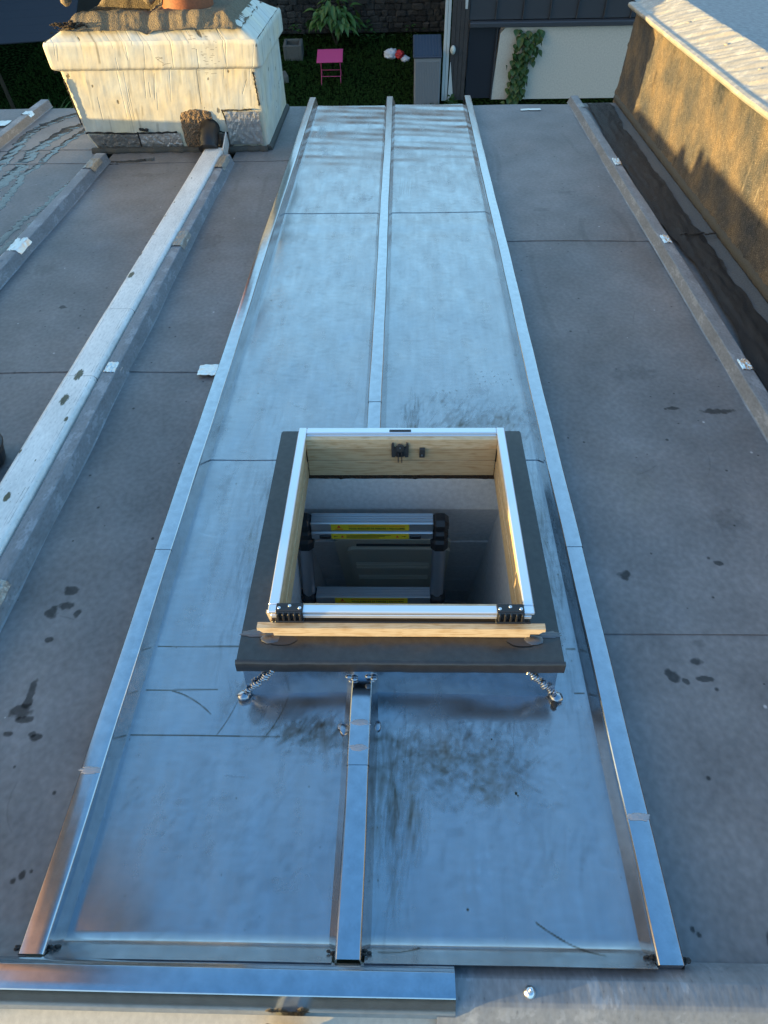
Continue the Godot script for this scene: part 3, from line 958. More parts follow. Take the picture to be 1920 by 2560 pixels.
func batten(root: Node3D, x: float, d0: float, d1: float, joints: Array) -> MeshInstance3D:
	var hh := 0.045
	for s in [-1.0, 1.0]:
		var up := Mb.new()
		up.grid(func(u: float, v: float) -> Vector3:
			var d := lerpf(d0, d1, v)
			var y := -0.004 + u * 0.044
			return P(x + s * ((0.034 if absf(x) < 0.2 else 0.029) - (0.015 if absf(x) < 0.2 else 0.010) * u + 0.0006 * sin(d * 9.0 + s)), d, y), 3, int((d1 - d0) / 0.05) + 2, null, s < 0.0)
		part(root, "upstand", up, M.cap_zinc)
	var ds := [d0] + joints + [d1]
	var first: MeshInstance3D = null
	for k in ds.size() - 1:
		var b := Mb.new()
		var proud := 0.0012 if k % 2 else 0.0
		var prof := [Vector2(-0.0205, hh * 0.50), Vector2(-0.0195, hh - 0.003), Vector2(-0.0165, hh), Vector2(0.0165, hh), Vector2(0.0195, hh - 0.003), Vector2(0.0205, hh * 0.50)]
		var lo: float = ds[k] - (0.03 if k else 0.0)
		var hi: float = ds[k + 1]
		b.grid(func(u: float, v: float) -> Vector3:
			var f := u * (prof.size() - 1)
			var i := mini(int(f), prof.size() - 2)
			var q: Vector2 = prof[i].lerp(prof[i + 1], f - i)
			var d := lerpf(lo, hi, v)
			var wob := 0.0010 * sin(d * 3.7 + x * 11.0) + 0.0004 * sin(d * 17.0)
			var roll := 0.010 * sin(d * 5.3 + x * 3.0) + 0.016 * smoothstep(3.6, 4.3, d) * sin(d * 19.0)
			return P(x + q.x * (1.0 + proud * 18.0) + wob, d, q.y + proud + q.x * roll), (prof.size() - 1) * 3, int((hi - lo) / 0.025) + 2, null, true)
		for e in [lo, hi]:
			var s := -1.0 if e == lo else 1.0
			var a := P(x - 0.0195, e, 0.0); var c := P(x + 0.0195, e, 0.0)
			var a2 := P(x - 0.0165, e, hh + proud - 0.0006); var c2 := P(x + 0.0165, e, hh + proud - 0.0006)
			if s < 0: b.quad(a, a2, c2, c)
			else: b.quad(a, c, c2, a2)
		var o := part(root, "batten_cap", b, M.cap_zinc)
		if first == null: first = o
	return first

func solder(root: Node3D, under: Node3D, at: Vector3, s: Vector3, turn := 0.0, m: Material = null) -> void:
	piece(root, "solder", blob_mesh, m if m else M.solder, Transform3D(Basis(Vector3.UP, turn) * Basis.from_scale(s), at), under)

func smear(c: Vector3, along: Vector3, across: Vector3, len: float, wide: float, thick: float, sd: int) -> Mb:
	var nz := noise(sd, 1.0, 3)
	var up := across.cross(along).normalized()
	if up.y < 0.0: up = -up
	var mb := Mb.new()
	mb.grid(func(u: float, v: float) -> Vector3:
		var a := u * TAU
		var rr := v * (1.0 + 0.30 * nz.get_noise_2d(cos(a) * 1.6, sin(a) * 1.6) + 0.15 * nz.get_noise_2d(cos(a) * 5.0, sin(a) * 5.0))
		var e := Vector2(signf(cos(a)) * pow(absf(cos(a)), 0.6), sin(a)) * rr
		var top := thick * (1.0 - v * v * v * v) * (1.0 + 0.5 * nz.get_noise_2d(e.x * 3.0, e.y * 2.0))
		return c + along * e.x * len * 0.5 + across * e.y * wide * 0.5 + up * top, 40, 9, null, across.cross(along).y < 0.0)
	return mb

func rope(a: Vector3, b: Vector3, r: float, count: int, nrm: Vector3) -> Mb:
	var mb := Mb.new()
	var side := (b - a).normalized().cross(nrm).normalized()
	for i in count:
		var f := float(i) / (count - 1)
		var c := a.lerp(b, f) + side * r * 0.25 * sin(i * 2.1)
		var rr := r * (0.9 + 0.3 * sin(i * 1.3 + 0.4))
		mb.grid(func(u: float, v: float) -> Vector3:
			var q := Vector3(sin(v * PI) * cos(u * TAU), cos(v * PI), sin(v * PI) * sin(u * TAU))
			return c + (side * q.x * 1.15 + nrm * q.y * 0.75 + (b - a).normalized() * q.z * 0.62 + side * q.z * 0.35) * rr, 9, 6, null, true)
	return mb

func new_strip() -> void:
	var r := thing("new_zinc_strip", "shiny new zinc strip with three battens running down the roof", "roof covering", P(-0.08, 2.5))
	var f := new_h
	var uv := new_uv
	for bay in [[CAPS[0] + 0.022, CAPS[1] - 0.024], [CAPS[1] + 0.024, CAPS[2] - 0.022]]:
		sheet(r, bay[0], bay[1], 3.19, 4.878, 0.0022, f, uv, M.new_zinc, 0.014)
		sheet(r, bay[0], bay[1], 1.482, 3.20, 0.0022, f, uv, M.new_zinc, 0.016)
	sheet(r, CAPS[0] + 0.022, -0.300, 0.774, 1.49, 0.0, f, uv, M.new_zinc, 0.016)
	sheet(r, 0.290, CAPS[2] - 0.022, 0.774, 1.49, 0.0, f, uv, M.new_zinc, 0.016)
	sheet(r, CAPS[0] + 0.022, CAPS[1] - 0.024, 0.285, 0.776, 0.0, f, uv, M.new_zinc, 0.010)
	sheet(r, CAPS[1] + 0.024, CAPS[2] - 0.022, 0.285, 0.776, 0.0, f, uv, M.new_zinc, 0.010)
	var cl := batten(r, CAPS[0], 0.290, 4.885, [1.138, 3.1])
	var cm := batten(r, CAPS[1], 1.474, 4.885, [1.72, 3.05])
	var cn := batten(r, CAPS[1], 0.290, 0.7745, [0.62])
	var cr := batten(r, CAPS[2], 0.290, 4.885, [1.150, 3.9])
	if cm == null: return
	# kerb round the window
	var b := Mb.new()
	var nz := noise(401, 9.0, 3)
	for q in [[-0.308, 0.773, 0.298, 0.773], [0.298, 0.773, 0.298, 1.470], [0.298, 1.470, -0.308, 1.470], [-0.308, 1.470, -0.308, 0.773]]:
		b.grid(func(u: float, v: float) -> Vector3:
			var x := lerpf(q[0], q[2], u)
			var d := lerpf(q[1], q[3], u)
			var k := 0.0011 * nz.get_noise_2d(x + d, v * 0.06)
			return P(x - k * signf(q[3] - q[1]), d - k * signf(q[2] - q[0]) - 0.014 * (1.0 - v) * float(q[1] == q[3] and q[2] > q[0]), -0.006 + v * 0.106), 24, 5, null, true)
	part(r, "kerb_upstand", b, M.cap_zinc)
	# soldered corners, batten ends and joints
	var o := part(r, "solder_bead", rope(P(-0.312, 0.756, 0.004), P(-0.248, 0.760, 0.078), 0.0062, 15, Vector3(0, 0.3, 0.95).normalized()), M.solder)
	solder(r, o, P(-0.313, 0.750, 0.008), Vector3(0.013, 0.008, 0.012))
	o = part(r, "solder_bead", rope(P(0.300, 0.760, 0.004), P(0.240, 0.761, 0.078), 0.0060, 15, Vector3(0, 0.3, 0.95).normalized()), M.solder)
	solder(r, o, P(0.302, 0.752, 0.008), Vector3(0.013, 0.008, 0.012))
	solder(r, o, P(0.296, 0.738, 0.006), Vector3(0.006, 0.004, 0.009), 0.0, M.burnt_flux)
	for q in [[cl, -0.552, 0.575, 11], [cr, 0.394, 0.504, 12], [cn, -0.078, 0.672, 13], [cn, -0.078, 0.622, 14]]:
		part(r, "solder", smear(P(q[1], q[2], 0.0455), Vector3.RIGHT, Vector3(0, 0, -1), 0.037, 0.0135, 0.0018, q[3]), M.dull_solder, q[0])
	solder(r, cn, P(-0.111, 0.682, 0.004), Vector3(0.008, 0.0022, 0.013), 0.2)
	solder(r, cn, P(-0.116, 0.689, 0.003), Vector3(0.008, 0.0018, 0.006), 0.9)
	solder(r, cn, P(-0.046, 0.690, 0.004), Vector3(0.006, 0.0022, 0.012), -0.1)
	for q in [[-0.098, 0.050], [-0.060, 0.052]]:
		for k in 3:
			solder(r, cn, P(q[0] + 0.006 * sin(k * 2.0), 0.766 - 0.003 * k, q[1] + 0.012 * k - 0.012), Vector3(0.007, 0.0035, 0.005))
	# burnt flux where the battens meet the ridge
	for x in CAPS:
		var m := Mb.new()
		for k in 26:
			var c := P(x + (0.021 + rng.randf() * 0.010) * (1.0 if k % 2 else -1.0), 0.303 + rng.randf_range(-0.005, 0.004), 0.026 + rng.randf_range(-0.006, 0.006))
			var rr := rng.randf_range(0.0010, 0.0032)
			m.grid(func(u: float, v: float) -> Vector3:
				return c + Vector3(sin(v * PI) * cos(u * TAU) * 1.4, cos(v * PI) * 0.8, sin(v * PI) * sin(u * TAU)) * rr, 7, 5, null, true)
		part(r, "burnt_joint", m, M.burnt_flux)

# ------------------------------------------------------------------ the ridge
func ridge() -> void:
	var r := thing("new_ridge_cap", "mirror bright new zinc ridge cap at the bottom left", "ridge cap", P(-1.0, 0.26))
	var b := Mb.new()
	var prof := [Vector2(0.2860, 0.0440), Vector2(0.281, 0.0500), Vector2(0.2755, 0.0545), Vector2(0.2735, 0.0565), Vector2(0.2435, 0.0565), Vector2(0.2415, 0.0545), Vector2(0.229, 0.030), Vector2(0.226, 0.016)]
	b.grid(func(u: float, v: float) -> Vector3:
		var f := u * (prof.size() - 1)
		var i := mini(int(f), prof.size() - 2)
		var q: Vector2 = prof[i].lerp(prof[i + 1], f - i)
		var x := lerpf(-3.0, 0.076, v)
		var k := 0.0008 * sin(x * 9.0) + 0.0005 * sin(x * 23.0 + 1.0)
		return P(x, q.x - 0.003 * (x + 0.3), q.y + k + 0.01 * (q.x - 0.258) * sin(x * 4.0)), (prof.size() - 1) * 3, 160, null, false)
	part(r, "cap", b, M.cap_zinc)
	b = Mb.new()
	b.prism([Vector2(0.228, 0.012), Vector2(0.242, 0.054), Vector2(0.273, 0.054), Vector2(0.284, 0.044), Vector2(0.284, 0.0)], P(0.070, 0), Vector3(0, 0, -1), Vector3.UP, Vector3(0.004, 0, 0))
	part(r, "end_fold", b, M.cap_zinc)
	var o := thing("old_ridge_cap", "dull grey old zinc ridge cap with a bolt at the bottom right", "ridge cap", P(0.7, 0.26))
	b = Mb.new()
	var nz := noise(501, 5.0, 3)
	prof = [Vector2(0.305, 0.004), Vector2(0.29, 0.024), Vector2(0.277, 0.034), Vector2(0.270, 0.038), Vector2(0.244, 0.038), Vector2(0.236, 0.034), Vector2(0.218, 0.012), Vector2(0.205, -0.002)]
	b.grid(func(u: float, v: float) -> Vector3:
		var f := u * (prof.size() - 1)
		var i := mini(int(f), prof.size() - 2)
		var q: Vector2 = prof[i].lerp(prof[i + 1], f - i)
		var x := lerpf(0.05, 1.30, v)
		return P(x, q.x - 0.002 * x, q.y + 0.0010 * nz.get_noise_2d(x * 0.6, q.x * 2.0)), (prof.size() - 1) * 3, 70, null, false)
	part(o, "cap", b, M.old_cap)
	b = Mb.new()
	b.lathe(P(0.183, 0.255, 0.037), [Vector2(0.0085, 0.0), Vector2(0.0085, 0.003), Vector2(0.0055, 0.005), Vector2(0.0045, 0.007), Vector2(0.0, 0.007)], 18)
	part(o, "washer", b, M.screw)
	b = Mb.new()
	b.lathe(P(0.183, 0.255, 0.044), [Vector2(0.0030, 0.0), Vector2(0.0030, 0.010), Vector2(0.0024, 0.012), Vector2(0.0, 0.012)], 12)
	part(o, "bolt", b, M.screw)
	# the slope on the near side
	var n := thing("near_slope", "", "", P(-0.8, -0.8), "", "structure")
	b = Mb.new()
	b.grid(func(u: float, v: float) -> Vector3:
		var x := lerpf(-3.0, 1.30, u)
		var d := lerpf(0.262, -2.4, v)
		return P(x, d, 0.010 - 0.55 * (0.25 - d) + 0.002 * sin(x * 6.0 + d * 3.0)), 60, 60, null, false)
	var sh := part(n, "zinc_sheet", b, M.near_zinc)
	if sh == null: return
	b = Mb.new()
	var nn := noise(502, 40.0, 3)
	b.box(P(-0.165, 0.14, -0.005), Vector3(0.045, 0.05, 0.13), 0.010, Basis(), func(q: Vector3) -> Vector3: return q + Vector3(nn.get_noise_3dv(q), nn.get_noise_3dv(q + Vector3.ONE), 0) * 0.006)
	part(n, "batten_cap", b, M.old_cap)
	b = Mb.new()
	for k in 10:
		var c := P(-0.165 + rng.randf_range(-0.026, 0.026), 0.206 + rng.randf_range(-0.004, 0.004), 0.004 + rng.randf_range(-0.006, 0.012))
		b.grid(func(u: float, v: float) -> Vector3: return c + Vector3(sin(v * PI) * cos(u * TAU) * 1.3, cos(v * PI), sin(v * PI) * sin(u * TAU)) * 0.007, 7, 5, null, true)
	part(n, "mortar_lump", b, M.mortar)

# ------------------------------------------------------------------ wall on the right
func side_wall() -> void:
	var r := thing("side_wall", "brown roughcast parapet wall with pale metal coping on the right", "wall", P(1.4, 2.5))
	var nz := noise(601, 14.0, 4)
	var b := Mb.new()
	var xf := func(d: float, h: float) -> Vector3:
		return P(1.302 - 0.010 * smoothstep(0.15, 0.0, h) + 0.0045 * nz.get_noise_2d(d * 1.6, h * 0.8) , d, h)
	b.grid(func(u: float, v: float) -> Vector3:
		var h := lerpf(-0.02, 0.50, v)
		var d := lerpf(0.2, 4.93 - 0.26 * maxf(h, 0.0) + 0.02 * nz.get_noise_1d(h * 3.0), u)
		return xf.call(d, h), 420, 46, func(p: Vector3, _u: Vector2) -> Vector2: return Vector2(-p.z * 0.62, p.y * 1.25), false)
	b.grid(func(u: float, v: float) -> Vector3:
		var h := lerpf(-0.02, 0.50, v)
		return P(lerpf(1.302, 1.45, u), 4.93 - 0.26 * maxf(h, 0.0), h), 4, 8, null, false)
	b.quad(P(1.45, 0.2, -0.5), P(1.45, 0.2, 0.5), P(1.45, 4.8, 0.5), P(1.45, 4.93, -0.5))
	part(r, "roughcast", b, M.roughcast)
	b = Mb.new()
	b.box(P(1.378, 2.5, -5.0), Vector3(0.14, 9.9, 4.8))
	part(r, "wall_below", b, M.plain_render)
	# mortar fillet over the flashing
	b = Mb.new()
	b.grid(func(u: float, v: float) -> Vector3:
		var d := lerpf(0.2, 4.90, v)
		var k: float = nz.get_noise_1d(d * 1.4)
		var y := u * (0.040 + 0.006 * k)
		return P(1.288 + 0.004 * k - 0.006 * sin(u * PI) + 0.010 * u * u, d, y + 0.004), 6, 220, null, false)
	part(r, "mortar_fillet", b, M.mastic)
	# coping: crumpled sheet with a rolled drip
	b = Mb.new()
	var nc := noise(602, 2.2, 3)
	var prof := [Vector2(1.275, 0.478), Vector2(1.262, 0.480), Vector2(1.256, 0.490), Vector2(1.259, 0.500), Vector2(1.275, 0.505), Vector2(1.300, 0.504), Vector2(1.33, 0.516), Vector2(1.37, 0.534), Vector2(1.41, 0.551), Vector2(1.440, 0.563), Vector2(1.452, 0.566), Vector2(1.460, 0.560), Vector2(1.462, 0.50)]
	b.grid(func(u: float, v: float) -> Vector3:
		var f := u * (prof.size() - 1)
		var i := mini(int(f), prof.size() - 2)
		var q: Vector2 = prof[i].lerp(prof[i + 1], f - i)
		var d := lerpf(0.2, 4.86, v)
		var wr: float = nc.get_noise_2d(d * 7.0 + q.x * 7.0, q.x * 1.0) * 0.008 + nc.get_noise_2d(d * 20.0 + q.x * 12.0, q.x * 2.0) * 0.0022
		wr *= smoothstep(1.30, 1.32, q.x) * (1.0 - smoothstep(1.435, 1.455, q.x))
		var hem := 0.006 * nc.get_noise_1d(d * 0.8)
		return P(q.x + hem, d, q.y + wr), (prof.size() - 1) * 5, 420, null, false)
	var c := part(r, "coping", b, M.coping)
	for q in [[1.37, 4.10], [1.385, 3.60], [1.38, 3.18], [1.38, 2.6], [1.38, 1.9]]:
		b = Mb.new()
		b.lathe(P(q[0], q[1], 0.514 + (q[0] - 1.33) * 0.42), [Vector2(0.012, 0), Vector2(0.012, 0.003), Vector2(0.008, 0.007), Vector2(0, 0.008)], 14)
		part(r, "nail_head", b, M.coping, c)
	var n := thing("neighbour_roof", "", "", P(3.4, 3.0, 0.3), "", "structure")
	b = Mb.new()
	b.grid(func(u: float, v: float) -> Vector3:
		var x := lerpf(1.455, 7.0, u)
		var d := lerpf(0.2, 6.4, v)
		return P(x, d, 0.40 - 0.10 * (x - 1.63) + 0.004 * sin(d * 3.0 + x * 2.0)), 50, 50, null, true)
	part(n, "zinc_sheet", b, M.neighbour_zinc)
	b = Mb.new()
	var ns := noise(603, 3.0, 3)
	b.grid(func(u: float, v: float) -> Vector3:
		var d := lerpf(4.55, 3.55, v)
		var w := 0.13 * sin(v * PI) + 0.02
		var x := 1.90 + 0.25 * (1.0 - v) + (u - 0.5) * w + 0.05 * ns.get_noise_2d(u * 0.4, d)
		return P(x, d, 0.404 - 0.10 * (x - 1.63) + 0.004 * sin(d * 3.0 + x * 2.0)), 8, 40, null, false)
	part(n, "damp_streak", b, M.wet)

# ------------------------------------------------------------------ chimney
func chimney() -> void:
	var r := thing("chimney_stack", "squat chimney stack coated in wrinkled white membrane with foil tape", "chimney", P(-1.2, 4.5))
	var nz := noise(701, 5.0, 4)
	var ns := noise(702, 3.0, 3)
	var lean := 0.215
	# outline at height h: left, right, front, back
	var ring := func(h: float) -> Array:
		var xl := lerpf(-1.672, -1.692, clampf(h / 0.42, 0.0, 1.0))
		var xr := lerpf(-0.713, -0.708, clampf(h / 0.40, 0.0, 1.0))
		var df := 4.075
		if h < 0.075:
			xl += (0.075 - h) * 0.45
		return [xl, xr, df, 4.86]
	var loop := func(o: Array, a: float) -> Vector2:   # rounded rectangle, a in 0..4: front, right, back, left
		var cx: float = (o[0] + o[1]) * 0.5
		var cd: float = (o[2] + o[3]) * 0.5
		var hx: float = (o[1] - o[0]) * 0.5
		var hd: float = (o[3] - o[2]) * 0.5
		var s := fposmod(a, 4.0)
		var k := int(s)
		var f := (s - k) * 2.0 - 1.0
		var q: Vector2 = [Vector2(f, -1), Vector2(1, f), Vector2(-f, 1), Vector2(-1, -f)][k]
		var rr := 0.014
		var p := Vector2(q.x * hx, q.y * hd)
		var over := Vector2(maxf(0.0, absf(p.x) - (hx - rr)), maxf(0.0, absf(p.y) - (hd - rr)))
		if over.x > 0.0 and over.y > 0.0:
			var dir := over.normalized() * minf(rr, maxf(over.x, over.y))
			p = Vector2(signf(p.x) * (hx - rr + dir.x), signf(p.y) * (hd - rr + dir.y))
		return Vector2(cx + p.x, cd + p.y)
	var uvc := func(p: Vector3, _u: Vector2) -> Vector2: return Vector2((p.x - p.z * 0.7 + 2.0) * 0.62, 0.95 - p.y * 1.25)
	var wrap := func(b: Mb, h0: float, h1: float, grow: Callable, nv: int, amp: float) -> void:
		b.grid(func(u: float, v: float) -> Vector3:
			var h := lerpf(h0, h1, v)
			var o: Array = ring.call(h)
			var g: float = grow.call(v)
			var q: Vector2 = loop.call([o[0] - g, o[1] + g, o[2] - g, o[3] + g], u * 4.0)
			var c := Vector2((o[0] + o[1]) * 0.5, (o[2] + o[3]) * 0.5)
			var out := (q - c).normalized()
			var k := amp * (nz.get_noise_3d(q.x * 1.6, q.y * 1.6, h * 0.5) + 0.4 * nz.get_noise_3d(q.x * 7.0, q.y * 7.0, h * 1.5))
			q += out * k
			return P(q.x, q.y - lean * h, h + amp * 0.6 * ns.get_noise_2d(q.x * 2.0, q.y)), 300, nv, uvc, true)
	var b := Mb.new()
	wrap.call(b, -0.02, 0.40, func(_v: float) -> float: return 0.0, 36, 0.0022)
	part(r, "shaft", b, M.membrane)
	b = Mb.new()
	var cp := [0.0, 0.026, 0.028, 0.028, 0.028, 0.028, 0.028, 0.028, 0.028, 0.027, 0.020]
	wrap.call(b, 0.392, 0.522, func(v: float) -> float:
		var f := v * (cp.size() - 1)
		var i := mini(int(f), cp.size() - 2)
		return lerpf(cp[i], cp[i + 1], f - i), 26, 0.0022)
	# weathered top of the crown
	b.grid(func(u: float, v: float) -> Vector3:
		var o: Array = ring.call(0.51)
		var g := lerpf(0.014, -0.095, v)
		var q: Vector2 = loop.call([o[0] - g, o[1] + g, o[2] - g, o[3] + g], u * 4.0)
		var h := 0.519 + 0.062 * v + 0.003 * nz.get_noise_2d(q.x * 2.0, q.y * 2.0)
		return P(q.x, q.y - lean * h, h), 240, 10, uvc, true)
	part(r, "crown", b, M.membrane)
	# mortar haunching with the flue opening and the pot
	b = Mb.new()
	var hole := func(x: float, d: float) -> float:   # depth of the flue mouth on the left
		var k := smoothstep(-1.60, -1.57, x) * (1.0 - smoothstep(-1.26, -1.23, x)) * smoothstep(4.24, 4.26, d) * (1.0 - smoothstep(4.55, 4.60, d))
		return k
	b.grid(func(u: float, v: float) -> Vector3:
		var x := lerpf(-1.640, -0.765, u)
		var d := lerpf(4.105, 4.80, v)
		var edge := minf(minf(u, 1.0 - u) * 9.0, minf(v, 1.0 - v) * 7.0)
		var h: float = 0.560 + 0.060 * smoothstep(0.0, 1.0, edge) + 0.008 * ns.get_noise_2d(x * 1.5, d * 1.5) + 0.006 * nz.get_noise_2d(x * 2.0, d * 2.0)
		h -= 0.26 * hole.call(x, d)
		h -= 0.014 * exp(-pow((x + 1.215) / 0.02, 2.0)) * (1.0 - v)
		return P(x + 0.01 * nz.get_noise_2d(d * 4.0, 3.0), d - lean * 0.60 + 0.014 * nz.get_noise_2d(x * 2.0, 8.0) * (1.0 - v), h), 150, 80, null, true)
	part(r, "mortar_haunch", b, M.mortar)
	for x in [-1.635, -1.225]:
		b = Mb.new()
		b.box(P(x, 4.17, 0.70), Vector3(0.045, 0.14, 0.07), 0.016, Basis(), func(q: Vector3) -> Vector3: return q + Vector3(nz.get_noise_3dv(q * 3.0), 0, ns.get_noise_3dv(q * 5.0)) * 0.012)
		part(r, "vent_pier", b, M.mortar)
	b = Mb.new()
	b.box(P(-1.43, 4.28, 0.80), Vector3(0.50, 0.05, 0.46), 0.012)
	part(r, "vent_slab", b, M.concrete)
	b = Mb.new()
	b.lathe(P(-1.055, 4.22, 0.635), [Vector2(0.125, -0.02), Vector2(0.122, 0.01), Vector2(0.116, 0.05), Vector2(0.108, 0.20), Vector2(0.112, 0.36), Vector2(0.128, 0.38), Vector2(0.128, 0.41), Vector2(0.10, 0.415), Vector2(0.095, 0.2)], 32)
	part(r, "pot", b, M.terracotta, null, "orange terracotta chimney pot")
	# clump of dead moss on the corner
	b = Mb.new()
	for k in 150:
		var c := P(-1.575 + rng.randfn() * 0.040, 4.010 + rng.randfn() * 0.016, 0.578 + rng.randfn() * 0.006)
		var rr := rng.randf_range(0.003, 0.008)
		b.grid(func(u: float, v: float) -> Vector3: return c + Vector3(sin(v * PI) * cos(u * TAU) * 1.5, cos(v * PI) * 0.7, sin(v * PI) * sin(u * TAU)) * rr, 6, 4, null, true)
	part(r, "moss", b, M.moss)
	# foil tape round the foot
	var tape := func(x0: float, x1: float, h0: float, h1: float, called: String, m: Material, off: float) -> void:
		var t := Mb.new()
		t.grid(func(u: float, v: float) -> Vector3:
			var x := lerpf(x0, x1, u)
			var h := lerpf(h0, h1, v)
			if x < -1.6: x += maxf(0.0, 0.075 - h) * 0.45
			return P(x, 4.078 - lean * h - off + 0.003 * nz.get_noise_2d(x * 6.0, h * 6.0) + 0.0015 * ns.get_noise_2d(x * 30.0, h * 30.0), h), 60, 24, null, true)
		part(r, called, t, m)
	tape.call(-1.655, -1.400, 0.002, 0.088, "foil_tape", M.worn_foil, 0.010)
	tape.call(-1.392, -1.172, 0.004, 0.090, "foil_tape", M.foil, 0.010)
	tape.call(-0.978, -0.905, 0.006, 0.086, "foil_tape", M.worn_foil, 0.010)
	tape.call(-0.915, -0.738, 0.030, 0.196, "foil_tape", M.foil, 0.015)
	# bare render where the pipe comes out
	b = Mb.new()
	b.grid(func(u: float, v: float) -> Vector3:
		var a := u * TAU
		var sq := 1.0 / maxf(absf(cos(a)), absf(sin(a)))
		var rr := v * (lerpf(1.0, sq, 0.8) + 0.10 * ns.get_noise_2d(cos(a) * 0.6, sin(a) * 0.6) + 0.05 * nz.get_noise_2d(cos(a) * 2.0, sin(a) * 2.0))
		var x := -1.070 + rr * cos(a) * 0.085
		var h := clampf(0.098 + rr * sin(a) * 0.105, 0.003, 0.4)
		return P(x, 4.072 - lean * h - 0.003 * sin(clampf((1.0 - v) * 4.0, 0.0, 1.0) * PI * 0.5) + 0.008 * nz.get_noise_2d(x * 9.0, h * 9.0), h), 60, 12, null, false)
	part(r, "bare_render", b, M.bare_render)
	# bitumen lines along the tape and at the foot
	var crack := func(pts: Array, wide: float) -> Mb:
		var t := Mb.new()
		var path := []
		var rad := []
		for i in pts.size() - 1:
			for k in 14:
				var q: Vector2 = pts[i].lerp(pts[i + 1], k / 14.0)
				q += Vector2(nz.get_noise_2d(q.x * 40.0, q.y * 40.0), ns.get_noise_2d(q.x * 60.0, q.y * 60.0)) * 0.006
				path.append(P(q.x, 4.072 - lean * q.y - 0.002, q.y))
				rad.append(wide * (0.5 + 0.8 * absf(nz.get_noise_2d(q.x * 50.0, q.y * 50.0 + 9.0))))
		t.tube(path, rad, 5)
		return t
	for q in [[[Vector2(-1.672, 0.098), Vector2(-1.40, 0.092), Vector2(-1.17, 0.094)], 0.007], [[Vector2(-1.397, 0.10), Vector2(-1.395, 0.0)], 0.006], [[Vector2(-0.93, 0.20), Vector2(-0.76, 0.205)], 0.005], [[Vector2(-0.925, 0.20), Vector2(-0.905, 0.08), Vector2(-0.90, 0.02)], 0.006], [[Vector2(-1.0, 0.16), Vector2(-0.97, 0.10), Vector2(-0.91, 0.085)], 0.005], [[Vector2(-0.735, 0.38), Vector2(-0.732, 0.30), Vector2(-0.730, 0.215)], 0.006], [[Vector2(-1.38, 0.112), Vector2(-1.33, 0.106)], 0.012], [[Vector2(-1.683, 0.36), Vector2(-1.680, 0.25), Vector2(-1.676, 0.13)], 0.005]]:
		part(r, "bitumen_line", crack.call(q[0], q[1]), M.bitumen)
	b = Mb.new()
	var bx := []
	for k in 50:
		var x := lerpf(-1.66, -0.72, k / 49.0)
		bx.append(P(x, 4.045 - 0.02 * nz.get_noise_1d(x * 4.0), 0.006))
	b.tube(bx, 0.020, 6)
	part(r, "bitumen_fillet", b, M.mastic)
	b = Mb.new()
	bx = []
	for k in 30:
		var d := lerpf(4.05, 4.84, k / 29.0)
		bx.append(P(-0.712, d, 0.006))
	b.tube(bx, 0.020, 6)
	part(r, "bitumen_fillet", b, M.mastic)
	# the black sleeve
	b = Mb.new()
	var sleeve := []
	for k in 12:
		var f := k / 11.0
		sleeve.append(P(-1.008 + 0.004 * f, 4.06 - 0.13 * f, 0.115 - 0.07 * f * f))
	var rad := []
	for k in 12: rad.append(0.048 + 0.004 * sin(k * 2.4))
	b.tube(sleeve, rad, 16)
	part(r, "pipe_sleeve", b, M.black_plastic, null, "black foam pipe sleeve leaving the chimney foot")

